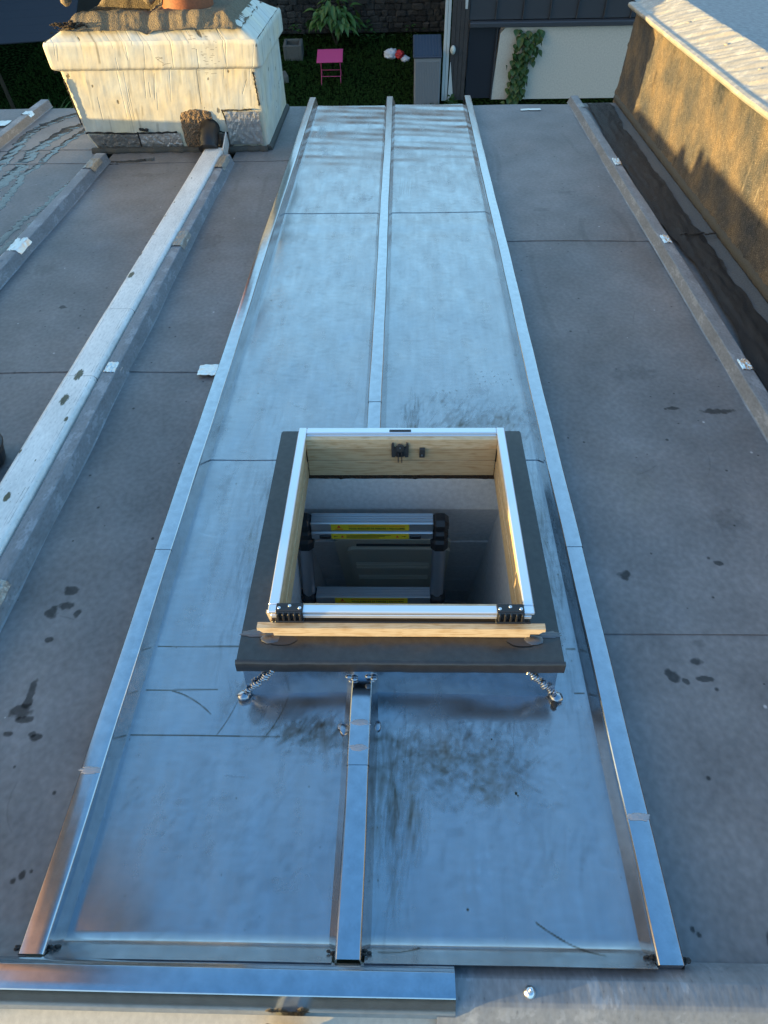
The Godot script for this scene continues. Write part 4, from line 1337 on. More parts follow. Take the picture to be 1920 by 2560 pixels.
# ------------------------------------------------------------------ trunking, tub, rainwater
func left_things() -> void:
	var r := thing("cable_trunking", "long dirty white metal trunking from the chimney across the left roof", "trunking", P(-0.98, 2.4))
	var prof := [Vector2(-1.030, 0.004), Vector2(-1.030, 0.040), Vector2(-1.026, 0.048), Vector2(-1.018, 0.051), Vector2(-0.946, 0.051), Vector2(-0.936, 0.049), Vector2(-0.931, 0.042), Vector2(-0.930, 0.030), Vector2(-0.931, 0.004)]
	var ds := [0.35, 1.82, 2.236, 3.94]
	for k in 3:
		var b := Mb.new()
		var lo: float = ds[k] + (0.0015 if k else 0.0)
		var hi: float = ds[k + 1]
		var twist := 0.001 * (k - 1)
		b.grid(func(u: float, v: float) -> Vector3:
			var f := u * (prof.size() - 1)
			var i := mini(int(f), prof.size() - 2)
			var q: Vector2 = prof[i].lerp(prof[i + 1], f - i)
			var d := lerpf(lo, hi, v)
			return P(q.x + twist + 0.0012 * sin(d * 2.4), d, q.y), (prof.size() - 1) * 3, 50, func(p: Vector3, _u: Vector2) -> Vector2: return Vector2((p.x + 1.035) / 0.108, -p.z / OLD_D), true)
		for e in [lo, hi]:
			var a := P(-1.03, e, 0.004); var c := P(-0.931, e, 0.004)
			if e == lo: b.quad(a, P(-1.026, e, 0.048), P(-0.936, e, 0.048), c)
			else: b.quad(c, P(-0.936, e, 0.048), P(-1.026, e, 0.048), a)
		part(r, "trunking_length", b, M.trunking)
	var b := Mb.new()
	b.box(P(-0.925, 3.98, 0.045), Vector3(0.006, 0.075, 0.13), 0.002, Basis(Vector3.RIGHT, 0.35))
	part(r, "end_flap", b, M.trunking)
	var t := thing("black_tub", "rounded glossy black tub cut by the left edge of the photo", "tub", P(-1.165, 1.46))
	b = Mb.new()
	b.lathe(P(-1.165, 1.46, 0.001), [Vector2(0.0, 0.0), Vector2(0.070, 0.0), Vector2(0.080, 0.008), Vector2(0.086, 0.04), Vector2(0.088, 0.060), Vector2(0.0, 0.060)], 32)
	part(t, "body", b, M.black_plastic)
	b = Mb.new()
	b.lathe(P(-1.165, 1.46, 0.060), [Vector2(0.090, -0.006), Vector2(0.092, 0.0), Vector2(0.090, 0.006), Vector2(0.080, 0.008), Vector2(0.076, 0.003), Vector2(0.0, 0.003)], 32)
	part(t, "lid", b, M.black_plastic)
	# rainwater trickling over the left sheets
	var w := thing("rainwater", "thin glossy trickles of rainwater on the grey sheets beside the chimney", "water", P(-1.9, 3.8), "", "stuff")
	var nz := noise(801, 6.0, 4)
	b = Mb.new()
	for q in [
			[[[-1.81, 4.58], [-1.84, 4.345], [-1.875, 4.114], [-1.881, 3.954], [-1.891, 3.828], [-1.910, 3.708], [-1.879, 3.526], [-1.874, 3.450], [-1.862, 3.306], [-1.85, 3.0]], 0.030],
			[[[-1.84, 4.58], [-1.93, 4.470], [-1.973, 4.258], [-1.995, 4.090], [-1.984, 3.957], [-1.973, 3.781], [-1.980, 3.652], [-1.972, 3.4]], 0.050],
			[[[-1.95, 4.80], [-2.03, 4.719], [-2.09, 4.587], [-2.13, 4.445], [-2.125, 4.235], [-2.097, 3.961], [-2.081, 3.6]], 0.045],
			[[[-1.61, 3.745], [-1.626, 3.585], [-1.646, 3.465], [-1.645, 3.351], [-1.659, 3.262], [-1.680, 3.186], [-1.693, 3.103], [-1.694, 3.014], [-1.699, 2.7]], 0.026],
			[[[-1.612, 3.193], [-1.627, 3.110], [-1.630, 3.012], [-1.645, 2.936], [-1.648, 2.814], [-1.65, 2.5]], 0.028],
			[[[-2.306, 4.833], [-2.295, 4.711], [-2.29, 4.561], [-2.31, 4.482], [-2.30, 4.2]], 0.028],
			[[[-1.30, 3.93], [-1.40, 3.905], [-1.52, 3.900]], 0.030]]:
		var pts: Array = q[0]
		var cnt := (pts.size() - 1) * 14
		b.grid(func(u: float, v: float) -> Vector3:
			var f := v * (pts.size() - 1)
			var i := mini(int(f), pts.size() - 2)
			var a := Vector2(pts[i][0], pts[i][1]).lerp(Vector2(pts[i + 1][0], pts[i + 1][1]), f - i)
			var dir := (Vector2(pts[i + 1][0], pts[i + 1][1]) - Vector2(pts[i][0], pts[i][1])).normalized()
			var side := dir.orthogonal()
			var e := u * 2.0 - 1.0
			var wd: float = q[1] * (0.55 + 0.6 * absf(nz.get_noise_2d(a.x * 4.0 + e, a.y * 3.0)))
			a += side * (e * wd + 0.022 * nz.get_noise_2d(a.y * 2.6, q[1] * 90.0) + 0.008 * nz.get_noise_2d(a.y * 11.0, e * 4.0))
			var lift := 0.0004 + 0.0006 * (1.0 - e * e) + 0.0005 * nz.get_noise_2d(a.x * 9.0, a.y * 7.0) * (1.0 - e * e)
			return P(a.x, a.y, old_h(a.x, a.y) + 0.0034 * (1.0 - fposmod(a.y - 3.885 if a.y > 3.885 else a.y - 1.926, 1.96) / 1.96) + lift), 8, cnt, null, pts[0][1] < pts[1][1])
	part(w, "trickles", b, M.wet)

# ------------------------------------------------------------------ the roof window
func roof_window() -> void:
	var r := thing("roof_window", "open square roof window frame with pine lining and white aluminium edges", "roof window", P(0, 1.13, 0.10))
	var hc := 0.105
	var nz := noise(901, 6.0, 3)
	# slate-grey flashing collar
	var x0 := -0.313
	var x1 := 0.303
	var plate := func(xa: float, xb: float, da: float, db: float, called: String, lip: bool) -> MeshInstance3D:
		var b := Mb.new()
		b.grid(func(u: float, v: float) -> Vector3:
			var x := lerpf(xa, xb, u)
			var d := lerpf(da, db, v)
			return P(x, d, hc + 0.0012 * nz.get_noise_2d(x * 2.0, d * 2.0)), 24, 24, null, true)
		if lip:
			var pf := [Vector2(0.0, 0.0), Vector2(-0.004, -0.0008), Vector2(-0.0065, -0.003), Vector2(-0.0075, -0.007), Vector2(-0.0085, -0.027), Vector2(-0.005, -0.028)]
			b.grid(func(u: float, v: float) -> Vector3:
				var f := v * (pf.size() - 1)
				var i := mini(int(f), pf.size() - 2)
				var q: Vector2 = pf[i].lerp(pf[i + 1], f - i)
				var x := lerpf(xa - 0.004, xb + 0.004, u)
				var k := 0.0022 * nz.get_noise_1d(x * 2.5)
				return P(x, da + q.x + k * v, hc + q.y + 0.0012 * nz.get_noise_2d(x * 2.0, da * 2.0) + 0.0015 * nz.get_noise_1d(x * 1.6 + 30.0) * v), 40, 12, null, false)
		return part(r, called, b, M.slate_zinc)
	var near: MeshInstance3D = plate.call(x0, x1, 0.768, 0.842, "flashing_apron", true)
	plate.call(x0, -0.250, 0.842, 1.474, "flashing_side", false)
	plate.call(0.244, x1, 0.842, 1.474, "flashing_side", false)
	plate.call(-0.250, 0.244, 1.40, 1.474, "flashing_back", false)
	var b := Mb.new()
	for s in [[x0 - 0.001, -1.0], [x1 + 0.001, 1.0]]:
		b.box(P(s[0], 1.12, hc - 0.013), Vector3(0.002, 0.026, 0.70))
	part(r, "flashing_hem", b, M.slate_zinc)
	# soldered corners of the collar
	for s in [[-0.308, -0.254, -0.256], [0.298, 0.252, 0.254]]:
		var o := part(r, "soldered_corner", smear(P((s[0] + s[1]) * 0.5, 0.829, hc + 0.0012), Vector3.RIGHT, Vector3(0, 0, -1), 0.066, 0.017, 0.0013, 21 if s[0] < 0 else 22), M.grey_solder, near)
		if o == null: return
		piece(r, "solder", blob_mesh, M.grey_solder, Transform3D(Basis.from_scale(Vector3(0.019, 0.0026, 0.013)), P(s[2], 0.817, hc + 0.001)), near)
		b = Mb.new()
		b.grid(func(u: float, v: float) -> Vector3:
			var a := u * TAU
			return P(s[2] + signf(s[2]) * -0.022 + v * cos(a) * 0.030 * (1.0 + 0.1 * sin(a * 3.0)), 0.812 + v * sin(a) * 0.011, hc + 0.0016 + 0.0002 * (1.0 - v)), 30, 4, null, false)
		part(r, "flux_stain", b, M.flux, near)
	# front rail: moulded pine with stepped ends
	b = Mb.new()
	b.prism([Vector2(-0.2805, 0.0255), Vector2(-0.2805, 0.0170), Vector2(-0.276, 0.0165), Vector2(-0.270, 0.0100), Vector2(-0.2500, 0.0100), Vector2(-0.2500, 0.0), Vector2(0.2460, 0.0), Vector2(0.2460, 0.0100), Vector2(0.263, 0.0100), Vector2(0.269, 0.0165), Vector2(0.274, 0.0170), Vector2(0.274, 0.0255)], P(0, 0.822, hc + 0.0015), Vector3.RIGHT, Vector3.UP, Vector3(0, 0, -0.014))
	part(r, "front_rail", b, M.pine)
	# dark metal sill between rail and frame
	b = Mb.new()
	b.box(P(-0.003, 0.8445, hc + 0.014), Vector3(0.496, 0.024, 0.014), 0.002)
	part(r, "sill_cover", b, M.slate_zinc)
	b = Mb.new()
	b.box(P(-0.003, 0.8385, hc + 0.028), Vector3(0.50, 0.004, 0.008), 0.0015)
	part(r, "rubber_seal", b, M.black_plastic)
	# wedge of bare pine at the near left corner
	b = Mb.new()
	b.prism([Vector2(-0.262, 0.156), Vector2(-0.2515, 0.156), Vector2(-0.2535, 0.150), Vector2(-0.254, 0.126), Vector2(-0.2525, 0.124), Vector2(-0.256, 0.121)], P(0, 0.8412), Vector3.RIGHT, Vector3.UP, Vector3(0, 0, -0.006))
	part(r, "corner_wedge", b, M.pine)
	# aluminium edges: x span, d span
	for q in [[-0.2585, -0.2385, 0.8585, 1.4175], [0.2325, 0.2525, 0.8585, 1.4175], [-0.2585, 0.2525, 0.8400, 0.8580], [-0.2380, 0.2320, 1.3960, 1.4170]]:
		b = Mb.new()
		b.box(P((q[0] + q[1]) * 0.5, (q[2] + q[3]) * 0.5, 0.156), Vector3(q[1] - q[0], 0.008, q[3] - q[2]), 0.0018)
		var al := part(r, "aluminium_edge", b, M.aluminium)
		if q[3] < 0.9:
			b = Mb.new()
			b.box(P(-0.003, 0.8395, 0.1475), Vector3(0.500, 0.009, 0.003), 0.001)
			part(r, "drip_lip", b, M.aluminium, al)
	b = Mb.new()
	b.box(P(-0.003, 1.3945, 0.1485), Vector3(0.4700, 0.010, 0.004), 0.001)
	part(r, "inner_lip", b, M.aluminium)
	# pine lining, three boards on each side
	for k in 3:
		var ha: float = [0.152, 0.1215, 0.0830][k]
		var hb: float = [0.1220, 0.0835, 0.034][k]
		var inset: float = [0.0, 0.0025, 0.001][k]
		var mm: Material = M.pine if k == 0 else M.old_pine
		for q in [[-0.003, 1.391 + inset, 0.474, 0.024], [-0.003, 0.858 - inset, 0.474, 0.020]]:
			b = Mb.new()
			b.box(P(q[0], q[1], (ha + hb) * 0.5), Vector3(q[2], ha - hb - 0.0006, q[3]), 0.0012)
			part(r, "lining_board", b, mm)
		for q in [[-0.2485 - inset, 1.1245], [0.2425 + inset, 1.1245]]:
			b = Mb.new()
			b.box(P(q[0], q[1], (ha + hb) * 0.5), Vector3(0.018, ha - hb - 0.0006, 0.508), 0.0012)
			var o := part(r, "lining_board", b, M.side_pine if M.has("side_pine") else mm)
			if o == null: return
	# two hinges on the near edge
	for x in [-0.2165, 0.2065]:
		b = Mb.new()
		b.box(P(x, 0.8490, 0.1615), Vector3(0.052, 0.004, 0.0195), 0.001)
		b.box(P(x, 0.8375, 0.1530), Vector3(0.052, 0.019, 0.0040), 0.001)
		b.box(P(x, 0.8350, 0.1405), Vector3(0.056, 0.005, 0.012), 0.001)
		var hg := part(r, "hinge", b, M.black_plastic)
		for k in 5:
			b = Mb.new()
			b.box(P(x - 0.0215 + k * 0.0108, 0.8335, 0.1530), Vector3(0.0042, 0.019, 0.007), 0.0008)
			part(r, "knuckle", b, M.black_plastic, hg)
		for q in [[-0.020, 0.8465], [0.0, 0.8515], [0.020, 0.8465]]:
			b = Mb.new()
			b.lathe(P(x + q[0], q[1], 0.1634), [Vector2(0.0034, 0.0), Vector2(0.0034, 0.0008), Vector2(0.0026, 0.0014), Vector2(0.0012, 0.0014), Vector2(0.0, 0.0006)], 12)
			part(r, "screw", b, M.screw, hg)
	# latch on the far side
	b = Mb.new()
	var lx := -0.006
	b.prism([Vector2(-0.021, 0.006), Vector2(-0.0215, 0.040), Vector2(-0.020, 0.047), Vector2(-0.0155, 0.048), Vector2(-0.0150, 0.038), Vector2(-0.0125, 0.033), Vector2(0.0125, 0.033), Vector2(0.0150, 0.038), Vector2(0.0155, 0.048), Vector2(0.020, 0.047), Vector2(0.0215, 0.040), Vector2(0.021, 0.006), Vector2(0.013, 0.005), Vector2(0.012, 0.008), Vector2(-0.012, 0.008), Vector2(-0.013, 0.005)], P(lx, 1.372, 0.096), Vector3.RIGHT, Vector3.UP, Vector3(0, 0, -0.006))
	var la := part(r, "latch_plate", b, M.dark_plastic)
	b = Mb.new()
	var disc := []
	for k in 24: disc.append(Vector2(cos(TAU * k / 24.0), sin(TAU * k / 24.0)) * 0.0105)
	b.prism(disc, P(lx, 1.368, 0.096 + 0.036), Vector3.RIGHT, Vector3.UP, Vector3(0, 0, -0.005))
	part(r, "latch_disc", b, M.dark_plastic, la)
	b = Mb.new()
	b.box(P(lx, 1.3705, 0.096 + 0.016), Vector3(0.018, 0.016, 0.002), 0.0005)
	part(r, "latch_recess", b, M.black_plastic, la)
	for s in [-0.0045, 0.0045]:
		b = Mb.new()
		b.box(P(lx + s, 1.366, 0.096 + 0.009), Vector3(0.0026, 0.028, 0.007), 0.0006)
		part(r, "latch_prong", b, M.dark_plastic, la)
	for q in [[lx, 0.134, 1.3668], [0.0485, 0.108, 1.3712]]:
		b = Mb.new()
		disc = []
		for k in 12: disc.append(Vector2(cos(TAU * k / 12.0), sin(TAU * k / 12.0)) * 0.0022)
		b.prism(disc, P(q[0], q[2], q[1]), Vector3.RIGHT, Vector3.UP, Vector3(0, 0, -0.0014))
		part(r, "screw", b, M.screw, la)
	b = Mb.new()
	b.box(P(0.049, 1.3755, 0.1135), Vector3(0.0135, 0.030, 0.005), 0.0008)
	b.box(P(0.0492, 1.3735, 0.122), Vector3(0.0137, 0.012, 0.007), 0.0008)
	part(r, "stay_bracket", b, M.dark_plastic)
	b = Mb.new()
	b.box(P(lx + 0.0005, 1.4035, 0.1605), Vector3(0.0540, 0.0016, 0.0088), 0.0007)
	var sl := part(r, "slot_plate", b, M.dark_plastic)
	b = Mb.new()
	b.box(P(lx + 0.0005, 1.4035, 0.1614), Vector3(0.046, 0.0012, 0.0044), 0.0004)
	part(r, "slot", b, M.black_plastic, sl)

# ------------------------------------------------------------------ the shaft below
func shaft() -> void:
	var s := thing("roof_shaft", "", "", P(0, 1.1, -2.4), "", "structure")
	var b := Mb.new()
	# decayed rafter edge under the lining
	var nz := noise(951, 20.0, 3)
	b.grid(func(u: float, v: float) -> Vector3:
		var x := lerpf(-0.30, 0.29, u)
		var h := lerpf(0.040, -0.030, v)
		return P(x, 1.404 + 0.004 * nz.get_noise_2d(x, h), h), 60, 12, null, true)
	part(s, "rafter", b, M.rotten_wood)
	b = Mb.new()
	b.box(P(-0.005, 1.420, -0.051), Vector3(0.60, 0.106, 0.040), 0.003)
	part(s, "lining_board", b, M.white_paint)
	# sloping boarded face on the far side
	var dirw := (P(0, 1.84, -1.055) - P(0, 1.402, -0.106))
	var ups := dirw.normalized()
	var nrm := Vector3.RIGHT.cross(ups).normalized()
	if nrm.z < 0: nrm = -nrm
	var bs := Basis(Vector3.RIGHT, ups, nrm).orthonormalized()
	var acc := 0.0
	for wdt in [0.200, 0.075, 0.11, 0.16, 0.16, 0.16, 0.18, 0.20]:
		b = Mb.new()
		b.box(P(0, 1.402, -0.106) + ups * (acc + wdt * 0.5) - nrm * 0.012 * (1.0 + 0.12 * sin(acc * 40.0)), Vector3(0.60, wdt - 0.0025, 0.024), 0.0025, bs)
		part(s, "lining_board", b, M.white_paint)
		acc += wdt
	# side boards
	for q in [[0.277, 1.0], [-0.300, -1.0]]:
		var d := 0.81
		for wdt in [0.20, 0.24, 0.21, 0.22, 0.24, 0.3]:
			b = Mb.new()
			b.box(P(q[0] + q[1] * 0.002 * sin(d * 30.0), d + wdt * 0.5, -1.21), Vector3(0.024, 2.36, wdt - 0.003), 0.0025)
			part(s, "lining_board", b, M.white_paint)
			d += wdt
	b = Mb.new()
	b.box(P(0, 0.826, -1.23), Vector3(0.56, 2.36, 0.03), 0.002)
	part(s, "near_lining", b, M.white_paint)
	b = Mb.new()
	b.box(P(0, 2.02, -1.76), Vector3(0.62, 1.3, 0.03), 0.002)
	part(s, "lower_lining", b, M.white_paint)
	b = Mb.new()
	b.box(P(0, 1.3, -2.42), Vector3(0.62, 0.05, 1.6), 0.002)
	part(s, "floor", b, M.stone_1)
	# rounded cream access panel on the far face
	var p := thing("access_panel", "cream rounded access panel on the shaft wall behind the ladder", "panel", P(-0.04, 1.53, -0.40))
	var rounded := func(w: float, h: float, rr: float) -> Array:
		var o := []
		for k in 4:
			var c := Vector2([w - rr, -w + rr, -w + rr, w - rr][k], [h - rr, h - rr, -h + rr, -h + rr][k])
			for a in 7: o.append(c + Vector2.from_angle(PI * 0.5 * k + PI * 0.5 * a / 6.0) * rr)
		return o
	var ctr := P(-0.012, 1.402, -0.106) + ups * 0.52 + nrm * 0.0015
	b = Mb.new()
	b.prism(rounded.call(0.178, 0.280, 0.030), ctr + ups * -0.010 + Vector3(-0.018, 0, 0), Vector3.RIGHT, -ups, nrm * 0.010)
	part(p, "surround", b, M.cream_plastic)
	b = Mb.new()
	b.prism(rounded.call(0.160, 0.235, 0.026), ctr + nrm * 0.0112, Vector3.RIGHT, -ups, nrm * 0.011)
	var lid := part(p, "door", b, M.cream_plastic)
	for k in 7:
		b = Mb.new()
		b.box(ctr + nrm * 0.0228 + ups * (-0.09 + k * 0.018 + (0.075 if k > 3 else 0.0)) + Vector3(-0.02, 0, 0), Vector3(0.24, 0.007, 0.0035), 0.0012, bs)
		part(p, "rib", b, M.cream_plastic, lid)
	b = Mb.new()
	b.box(ctr + nrm * 0.012 - ups * 0.250, Vector3(0.26, 0.005, 0.010), 0.001, bs)
	part(p, "hinge", b, M.dark_plastic)

func text(s: String, size: float, bold := true) -> TextMesh:
	var f := SystemFont.new()
	f.font_names = PackedStringArray(["Droid Sans"])
	f.font_weight = 700 if bold else 400
	var t := TextMesh.new()
	t.text = s
	t.font = f
	t.font_size = 24
	t.pixel_size = size / 24.0
	t.depth = 0.0004
	t.curve_step = 4.0
	return t

func ladder() -> void:
	var r := thing("telescopic_ladder", "telescopic aluminium ladder with yellow warning stickers standing in the shaft", "ladder", P(-0.085, 0.93, -2.39))
	var slope := Vector3(0.010, 1.0, -0.175)     # up along the stiles
	var top := P(-0.080, 1.335, -0.075)
	var at := func(y: float) -> Vector3: return top + slope * (y - top.y) / slope.y
	for s in [-0.182, 0.180]:
		var k := 0
		var lv := [-0.16, -0.335, -0.62, -0.90, -1.18, -1.46, -1.74, -2.02, -2.385]
		for i in lv.size() - 1:
			var b := Mb.new()
			var rad := 0.0185 + 0.0012 * k
			b.tube([at.call(lv[i]) + Vector3(s, 0, 0), at.call(lv[i + 1]) + Vector3(s, 0, 0)], rad, 20)
			part(r, "stile_tube", b, M.ladder_tube)
			k += 1
	var rung := func(y: float, hh: float, dp: float, caps: bool) -> MeshInstance3D:
		var c: Vector3 = at.call(y)
		var b := Mb.new()
		b.box(c + Vector3(0, -hh * 0.5, dp * 0.5 - 0.018), Vector3(0.324, hh, dp), 0.002)
		var o := part(r, "rung", b, M.ladder_metal)
		for k in 6:
			b = Mb.new()
			b.box(c + Vector3(0, 0.0008, -0.014 + k * dp / 6.4), Vector3(0.322, 0.002, dp / 12.0), 0.0006)
			part(r, "tread_rib", b, M.ladder_metal, o)
		if caps:
			for s in [-0.182, 0.180]:
				b = Mb.new()
				b.box(c + Vector3(s, -hh * 0.5 - 0.004, dp * 0.5 - 0.020), Vector3(0.046, hh + 0.016, dp + 0.012), 0.012)
				part(r, "end_cap", b, M.black_plastic, o)
		return o
	var r1: MeshInstance3D = rung.call(-0.075, 0.027, 0.040, true)
	var r2: MeshInstance3D = rung.call(-0.1065, 0.024, 0.038, true)
	var r3: MeshInstance3D = rung.call(-0.325, 0.027, 0.040, true)
	rung.call(-0.62, 0.027, 0.040, true)
	rung.call(-0.90, 0.027, 0.040, true)
	for s in [-0.182, 0.180]:
		var b := Mb.new()
		b.box(at.call(-0.138) + Vector3(s, -0.015, 0.0), Vector3(0.046, 0.05, 0.050), 0.012)
		part(r, "collar", b, M.black_plastic)
	for s in [-0.125, 0.115]:
		var b := Mb.new()
		b.box(at.call(-0.1065) + Vector3(s, -0.015, 0.0205), Vector3(0.030, 0.012, 0.006), 0.002)
		part(r, "release_button", b, M.black_plastic, r2)
	# warning stickers
	var sticker := func(o: MeshInstance3D, y: float, hh: float, dp: float, big: bool) -> void:
		var c: Vector3 = at.call(y)
		var f := c + Vector3(-0.005, -hh * 0.5, dp - 0.018 + 0.0006)
		var b := Mb.new()
		b.box(f, Vector3(0.206, hh * 0.82, 0.0008))
		part(r, "sticker", b, M.sticker_yellow, o)
		var z := Vector3(0, 0, 0.0009)
		var lay := func(called: String, t: Mesh, m: Material, p: Vector3, sx := 1.0) -> void:
			piece(r, called, t, m, Transform3D(Basis.from_scale(Vector3(sx, 1, 1)), p + z), o)
		var tri := func(p: Vector3, k: float) -> Mb:
			var t := Mb.new()
			t.prism([Vector2(-k, -k * 0.8), Vector2(0, k), Vector2(k, -k * 0.8)], p, Vector3.RIGHT, Vector3.UP, Vector3(0, 0, 0.0004))
			return t
		if big:
			part(r, "warning_triangle", tri.call(f + Vector3(-0.082, 0.0035, 0.0007), 0.0052), M.print_red, o)
			lay.call("lettering", text("DANGER", 0.0052), M.print_red, f + Vector3(-0.082, -0.0060, 0))
			lay.call("lettering", text("VOUS RISQUEZ DE PERDRE L'EQUILIBRE", 0.0092), M.print_black, f + Vector3(0.018, -0.0035, 0), 0.86)
			b = Mb.new()
			b.box(f + Vector3(0.018, 0.0060, 0.0009), Vector3(0.150, 0.0016, 0.0003))
			part(r, "fine_print", b, M.print_red, o)
		else:
			for s in [-0.086, 0.084]:
				part(r, "warning_triangle", tri.call(f + Vector3(s * 0.86, 0, 0.0007), 0.0042), M.print_red, o)
				var arrow := Mb.new()
				var q := signf(s)
				arrow.prism([Vector2(0, 0.0006), Vector2(0.007 * q, 0.0006), Vector2(0.007 * q, 0.0022), Vector2(0.011 * q, 0.0), Vector2(0.007 * q, -0.0022), Vector2(0.007 * q, -0.0006), Vector2(0, -0.0006)], f + Vector3(s, 0, 0.0007), Vector3.RIGHT, Vector3.UP, Vector3(0, 0, 0.0004))
				part(r, "arrow", arrow, M.print_black, o)
			for k in 3:
				b = Mb.new()
				b.box(f + Vector3(-0.004 - 0.008 * k, 0.0045 - 0.0045 * k, 0.0009), Vector3(0.118 - 0.016 * k, 0.0014, 0.0003))
				part(r, "fine_print", b, M.print_black, o)
	sticker.call(r1, -0.075, 0.027, 0.040, true)
	sticker.call(r2, -0.1065, 0.024, 0.038, false)
	sticker.call(r3, -0.325, 0.027, 0.040, true)

# ------------------------------------------------------------------ the garden far below
func leaf_mesh(len: float, wide: float, droop: float) -> ArrayMesh:
	var b := Mb.new()
	b.grid(func(u: float, v: float) -> Vector3:
		var w := wide * sin(PI * pow(v, 0.8)) * (u - 0.5)
		return Vector3(w, -droop * v * v + absf(w) * 0.35, -len * v), 4, 6, null, true)
	return b.mesh()

func garden() -> void:
	# rubble wall at the end
	var w := thing("rubble_wall", "dark rubble stone wall at the end of the garden", "wall", Vector3(-4, G, -26.4), "", "", false)
	var b := Mb.new()
	b.box(Vector3(-6.2, G + 2.2, -26.7), Vector3(15.0, 4.4, 0.5))
	part(w, "core", b, M.stone_joint)
	var stones := []
	var nz := noise(1001, 2.2, 2)
	for k in 6:
		b = Mb.new()
		var sd := k * 13.7
		b.box(Vector3.ZERO, Vector3(1, 1, 1), 0.16, Basis(), func(q: Vector3) -> Vector3: return q * (1.0 + 0.28 * nz.get_noise_3dv(q * 1.0 + Vector3(sd, 0, sd))))
		stones.append(b.mesh())
	var y := G + 0.05
	var row := 0
	var upper := Mb.new()
	while y < G + 4.3:
		var hh := rng.randf_range(0.11, 0.19)
		var x := -4.5 + rng.randf() * 0.2
		while x < 1.25:
			var ww := rng.randf_range(0.16, 0.42)
			if y > G + 1.75:
				upper.box(Vector3(x + ww * 0.5, y + hh * 0.5, -26.42 + rng.randfn() * 0.025), Vector3(ww * 0.93, hh * 0.92, 0.2), 0.03, Basis(Vector3.BACK, rng.randfn() * 0.05))
				x += ww
				continue
			piece(w, "stone", stones[rng.randi() % 6], M["stone_%d" % (rng.randi() % 3)], Transform3D(Basis(Vector3.BACK, rng.randfn() * 0.05) * Basis.from_scale(Vector3(ww * 0.96, hh * rng.randf_range(0.85, 1.05), 0.20)), Vector3(x + ww * 0.5, y + hh * 0.5, -26.42 + rng.randfn() * 0.025)))
			x += ww
		y += hh
		row += 1
	part(w, "upper_stones", upper, M.stone_1).set_meta("kind", "stuff")
	# grass
	var mm := MultiMesh.new()
	mm.transform_format = MultiMesh.TRANSFORM_3D
	b = Mb.new()
	for k in 5:
		var a := TAU * k / 5.0
		var o := Vector3(cos(a), 0, sin(a))
		b.tri(o * 0.02 + o.cross(Vector3.UP) * 0.008, o * 0.05 + Vector3(0, 0.09, 0), o * 0.02 - o.cross(Vector3.UP) * 0.008)
	mm.mesh = b.mesh()
	mm.mesh.surface_set_material(0, M.blade)
	mm.instance_count = 9000
	for i in 9000:
		var p := Vector3(rng.randf_range(-12.0, 1.1), G, -rng.randf_range(18.5, 26.1))
		mm.set_instance_transform(i, Transform3D(Basis(Vector3.UP, rng.randf() * TAU).scaled(Vector3.ONE * rng.randf_range(0.6, 1.4)), p))
	var gr := MultiMeshInstance3D.new()
	gr.name = "grass"
	gr.multimesh = mm
	gr.material_override = M.blade
	gr.set_meta("kind", "stuff")
	gr.set_meta("label", "dark shaded lawn between the rubble wall and the house")
	gr.set_meta("category", "grass")
	add_child(gr)
	# broad-leaved shrub
	var s := thing("leafy_shrub", "bright green broad-leaved shrub growing against the rubble wall", "shrub", Vector3(-2.15, G, -25.6), "", "", false)
	var leaves := [leaf_mesh(0.34, 0.17, 0.12), leaf_mesh(0.26, 0.14, 0.10), leaf_mesh(0.40, 0.15, 0.20)]
	for k in 5:
		b = Mb.new()
		var a := TAU * k / 5.0
		b.tube([Vector3(-2.15, G, -25.6), Vector3(-2.15 + 0.3 * cos(a), G + 0.7, -25.6 + 0.2 * sin(a)), Vector3(-2.15 + 0.55 * cos(a), G + 1.25, -25.55 + 0.3 * sin(a))], [0.025, 0.018, 0.008], 6)
		part(s, "stem", b, M.stem)
	for i in 150:
		var dirr := Vector3(rng.randfn(), absf(rng.randfn()) * 0.9 + 0.1, rng.randfn() * 0.8).normalized()
		var p := Vector3(-2.15, G + 0.62, -25.5) + dirr * Vector3(0.78, 0.80, 0.45) * rng.randf_range(0.55, 1.0)
		var bs := Basis(Vector3.UP, atan2(-dirr.x, -dirr.z) + rng.randfn() * 0.5) * Basis(Vector3.RIGHT, rng.randf_range(-0.9, 0.3))
		piece(s, "leaf", leaves[i % 3], M.leaf if rng.randf() < 0.65 else M.leaf_pale, Transform3D(bs * Basis.from_scale(Vector3.ONE * rng.randf_range(0.7, 1.15)), p))
	# low rough growth along the wall foot
	for q in [[-3.3, 0.5], [-0.9, 0.42], [0.3, 0.40], [-1.3, 0.6]]:
		var lo := thing("wall_foot_weed", ["scrubby weed left of the shrub beside the hollow block", "scrubby weed right of the shrub behind the plastic sack", "scrubby weed at the wall foot behind the storage shed", "scrubby weed at the right-hand foot of the shrub"][[-3.3, -0.9, 0.3, -1.3].find(q[0])], "weed", Vector3(q[0], G, -26.0), "weeds along the rubble wall", "", false)
		for i in 26:
			var a := rng.randf() * TAU
			piece(lo, "leaf", leaves[1], M.ivy if i % 3 else M.leaf, Transform3D(Basis(Vector3.UP, a) * Basis(Vector3.RIGHT, rng.randf_range(0.0, 0.9)) * Basis.from_scale(Vector3.ONE * rng.randf_range(0.35, 0.7)), Vector3(q[0] + rng.randfn() * 0.2, G + rng.randf() * q[1], -26.05 + rng.randf() * 0.2)))
	# folding table
	var t := thing("folding_table", "pink metal folding garden table on the dark lawn", "table", Vector3(-2.17, G, -23.25), "", "", false)
	b = Mb.new()
	b.box(Vector3(-2.17, G + 0.70, -23.25), Vector3(0.765, 0.025, 0.82), 0.006, Basis(Vector3.UP, 0.03))
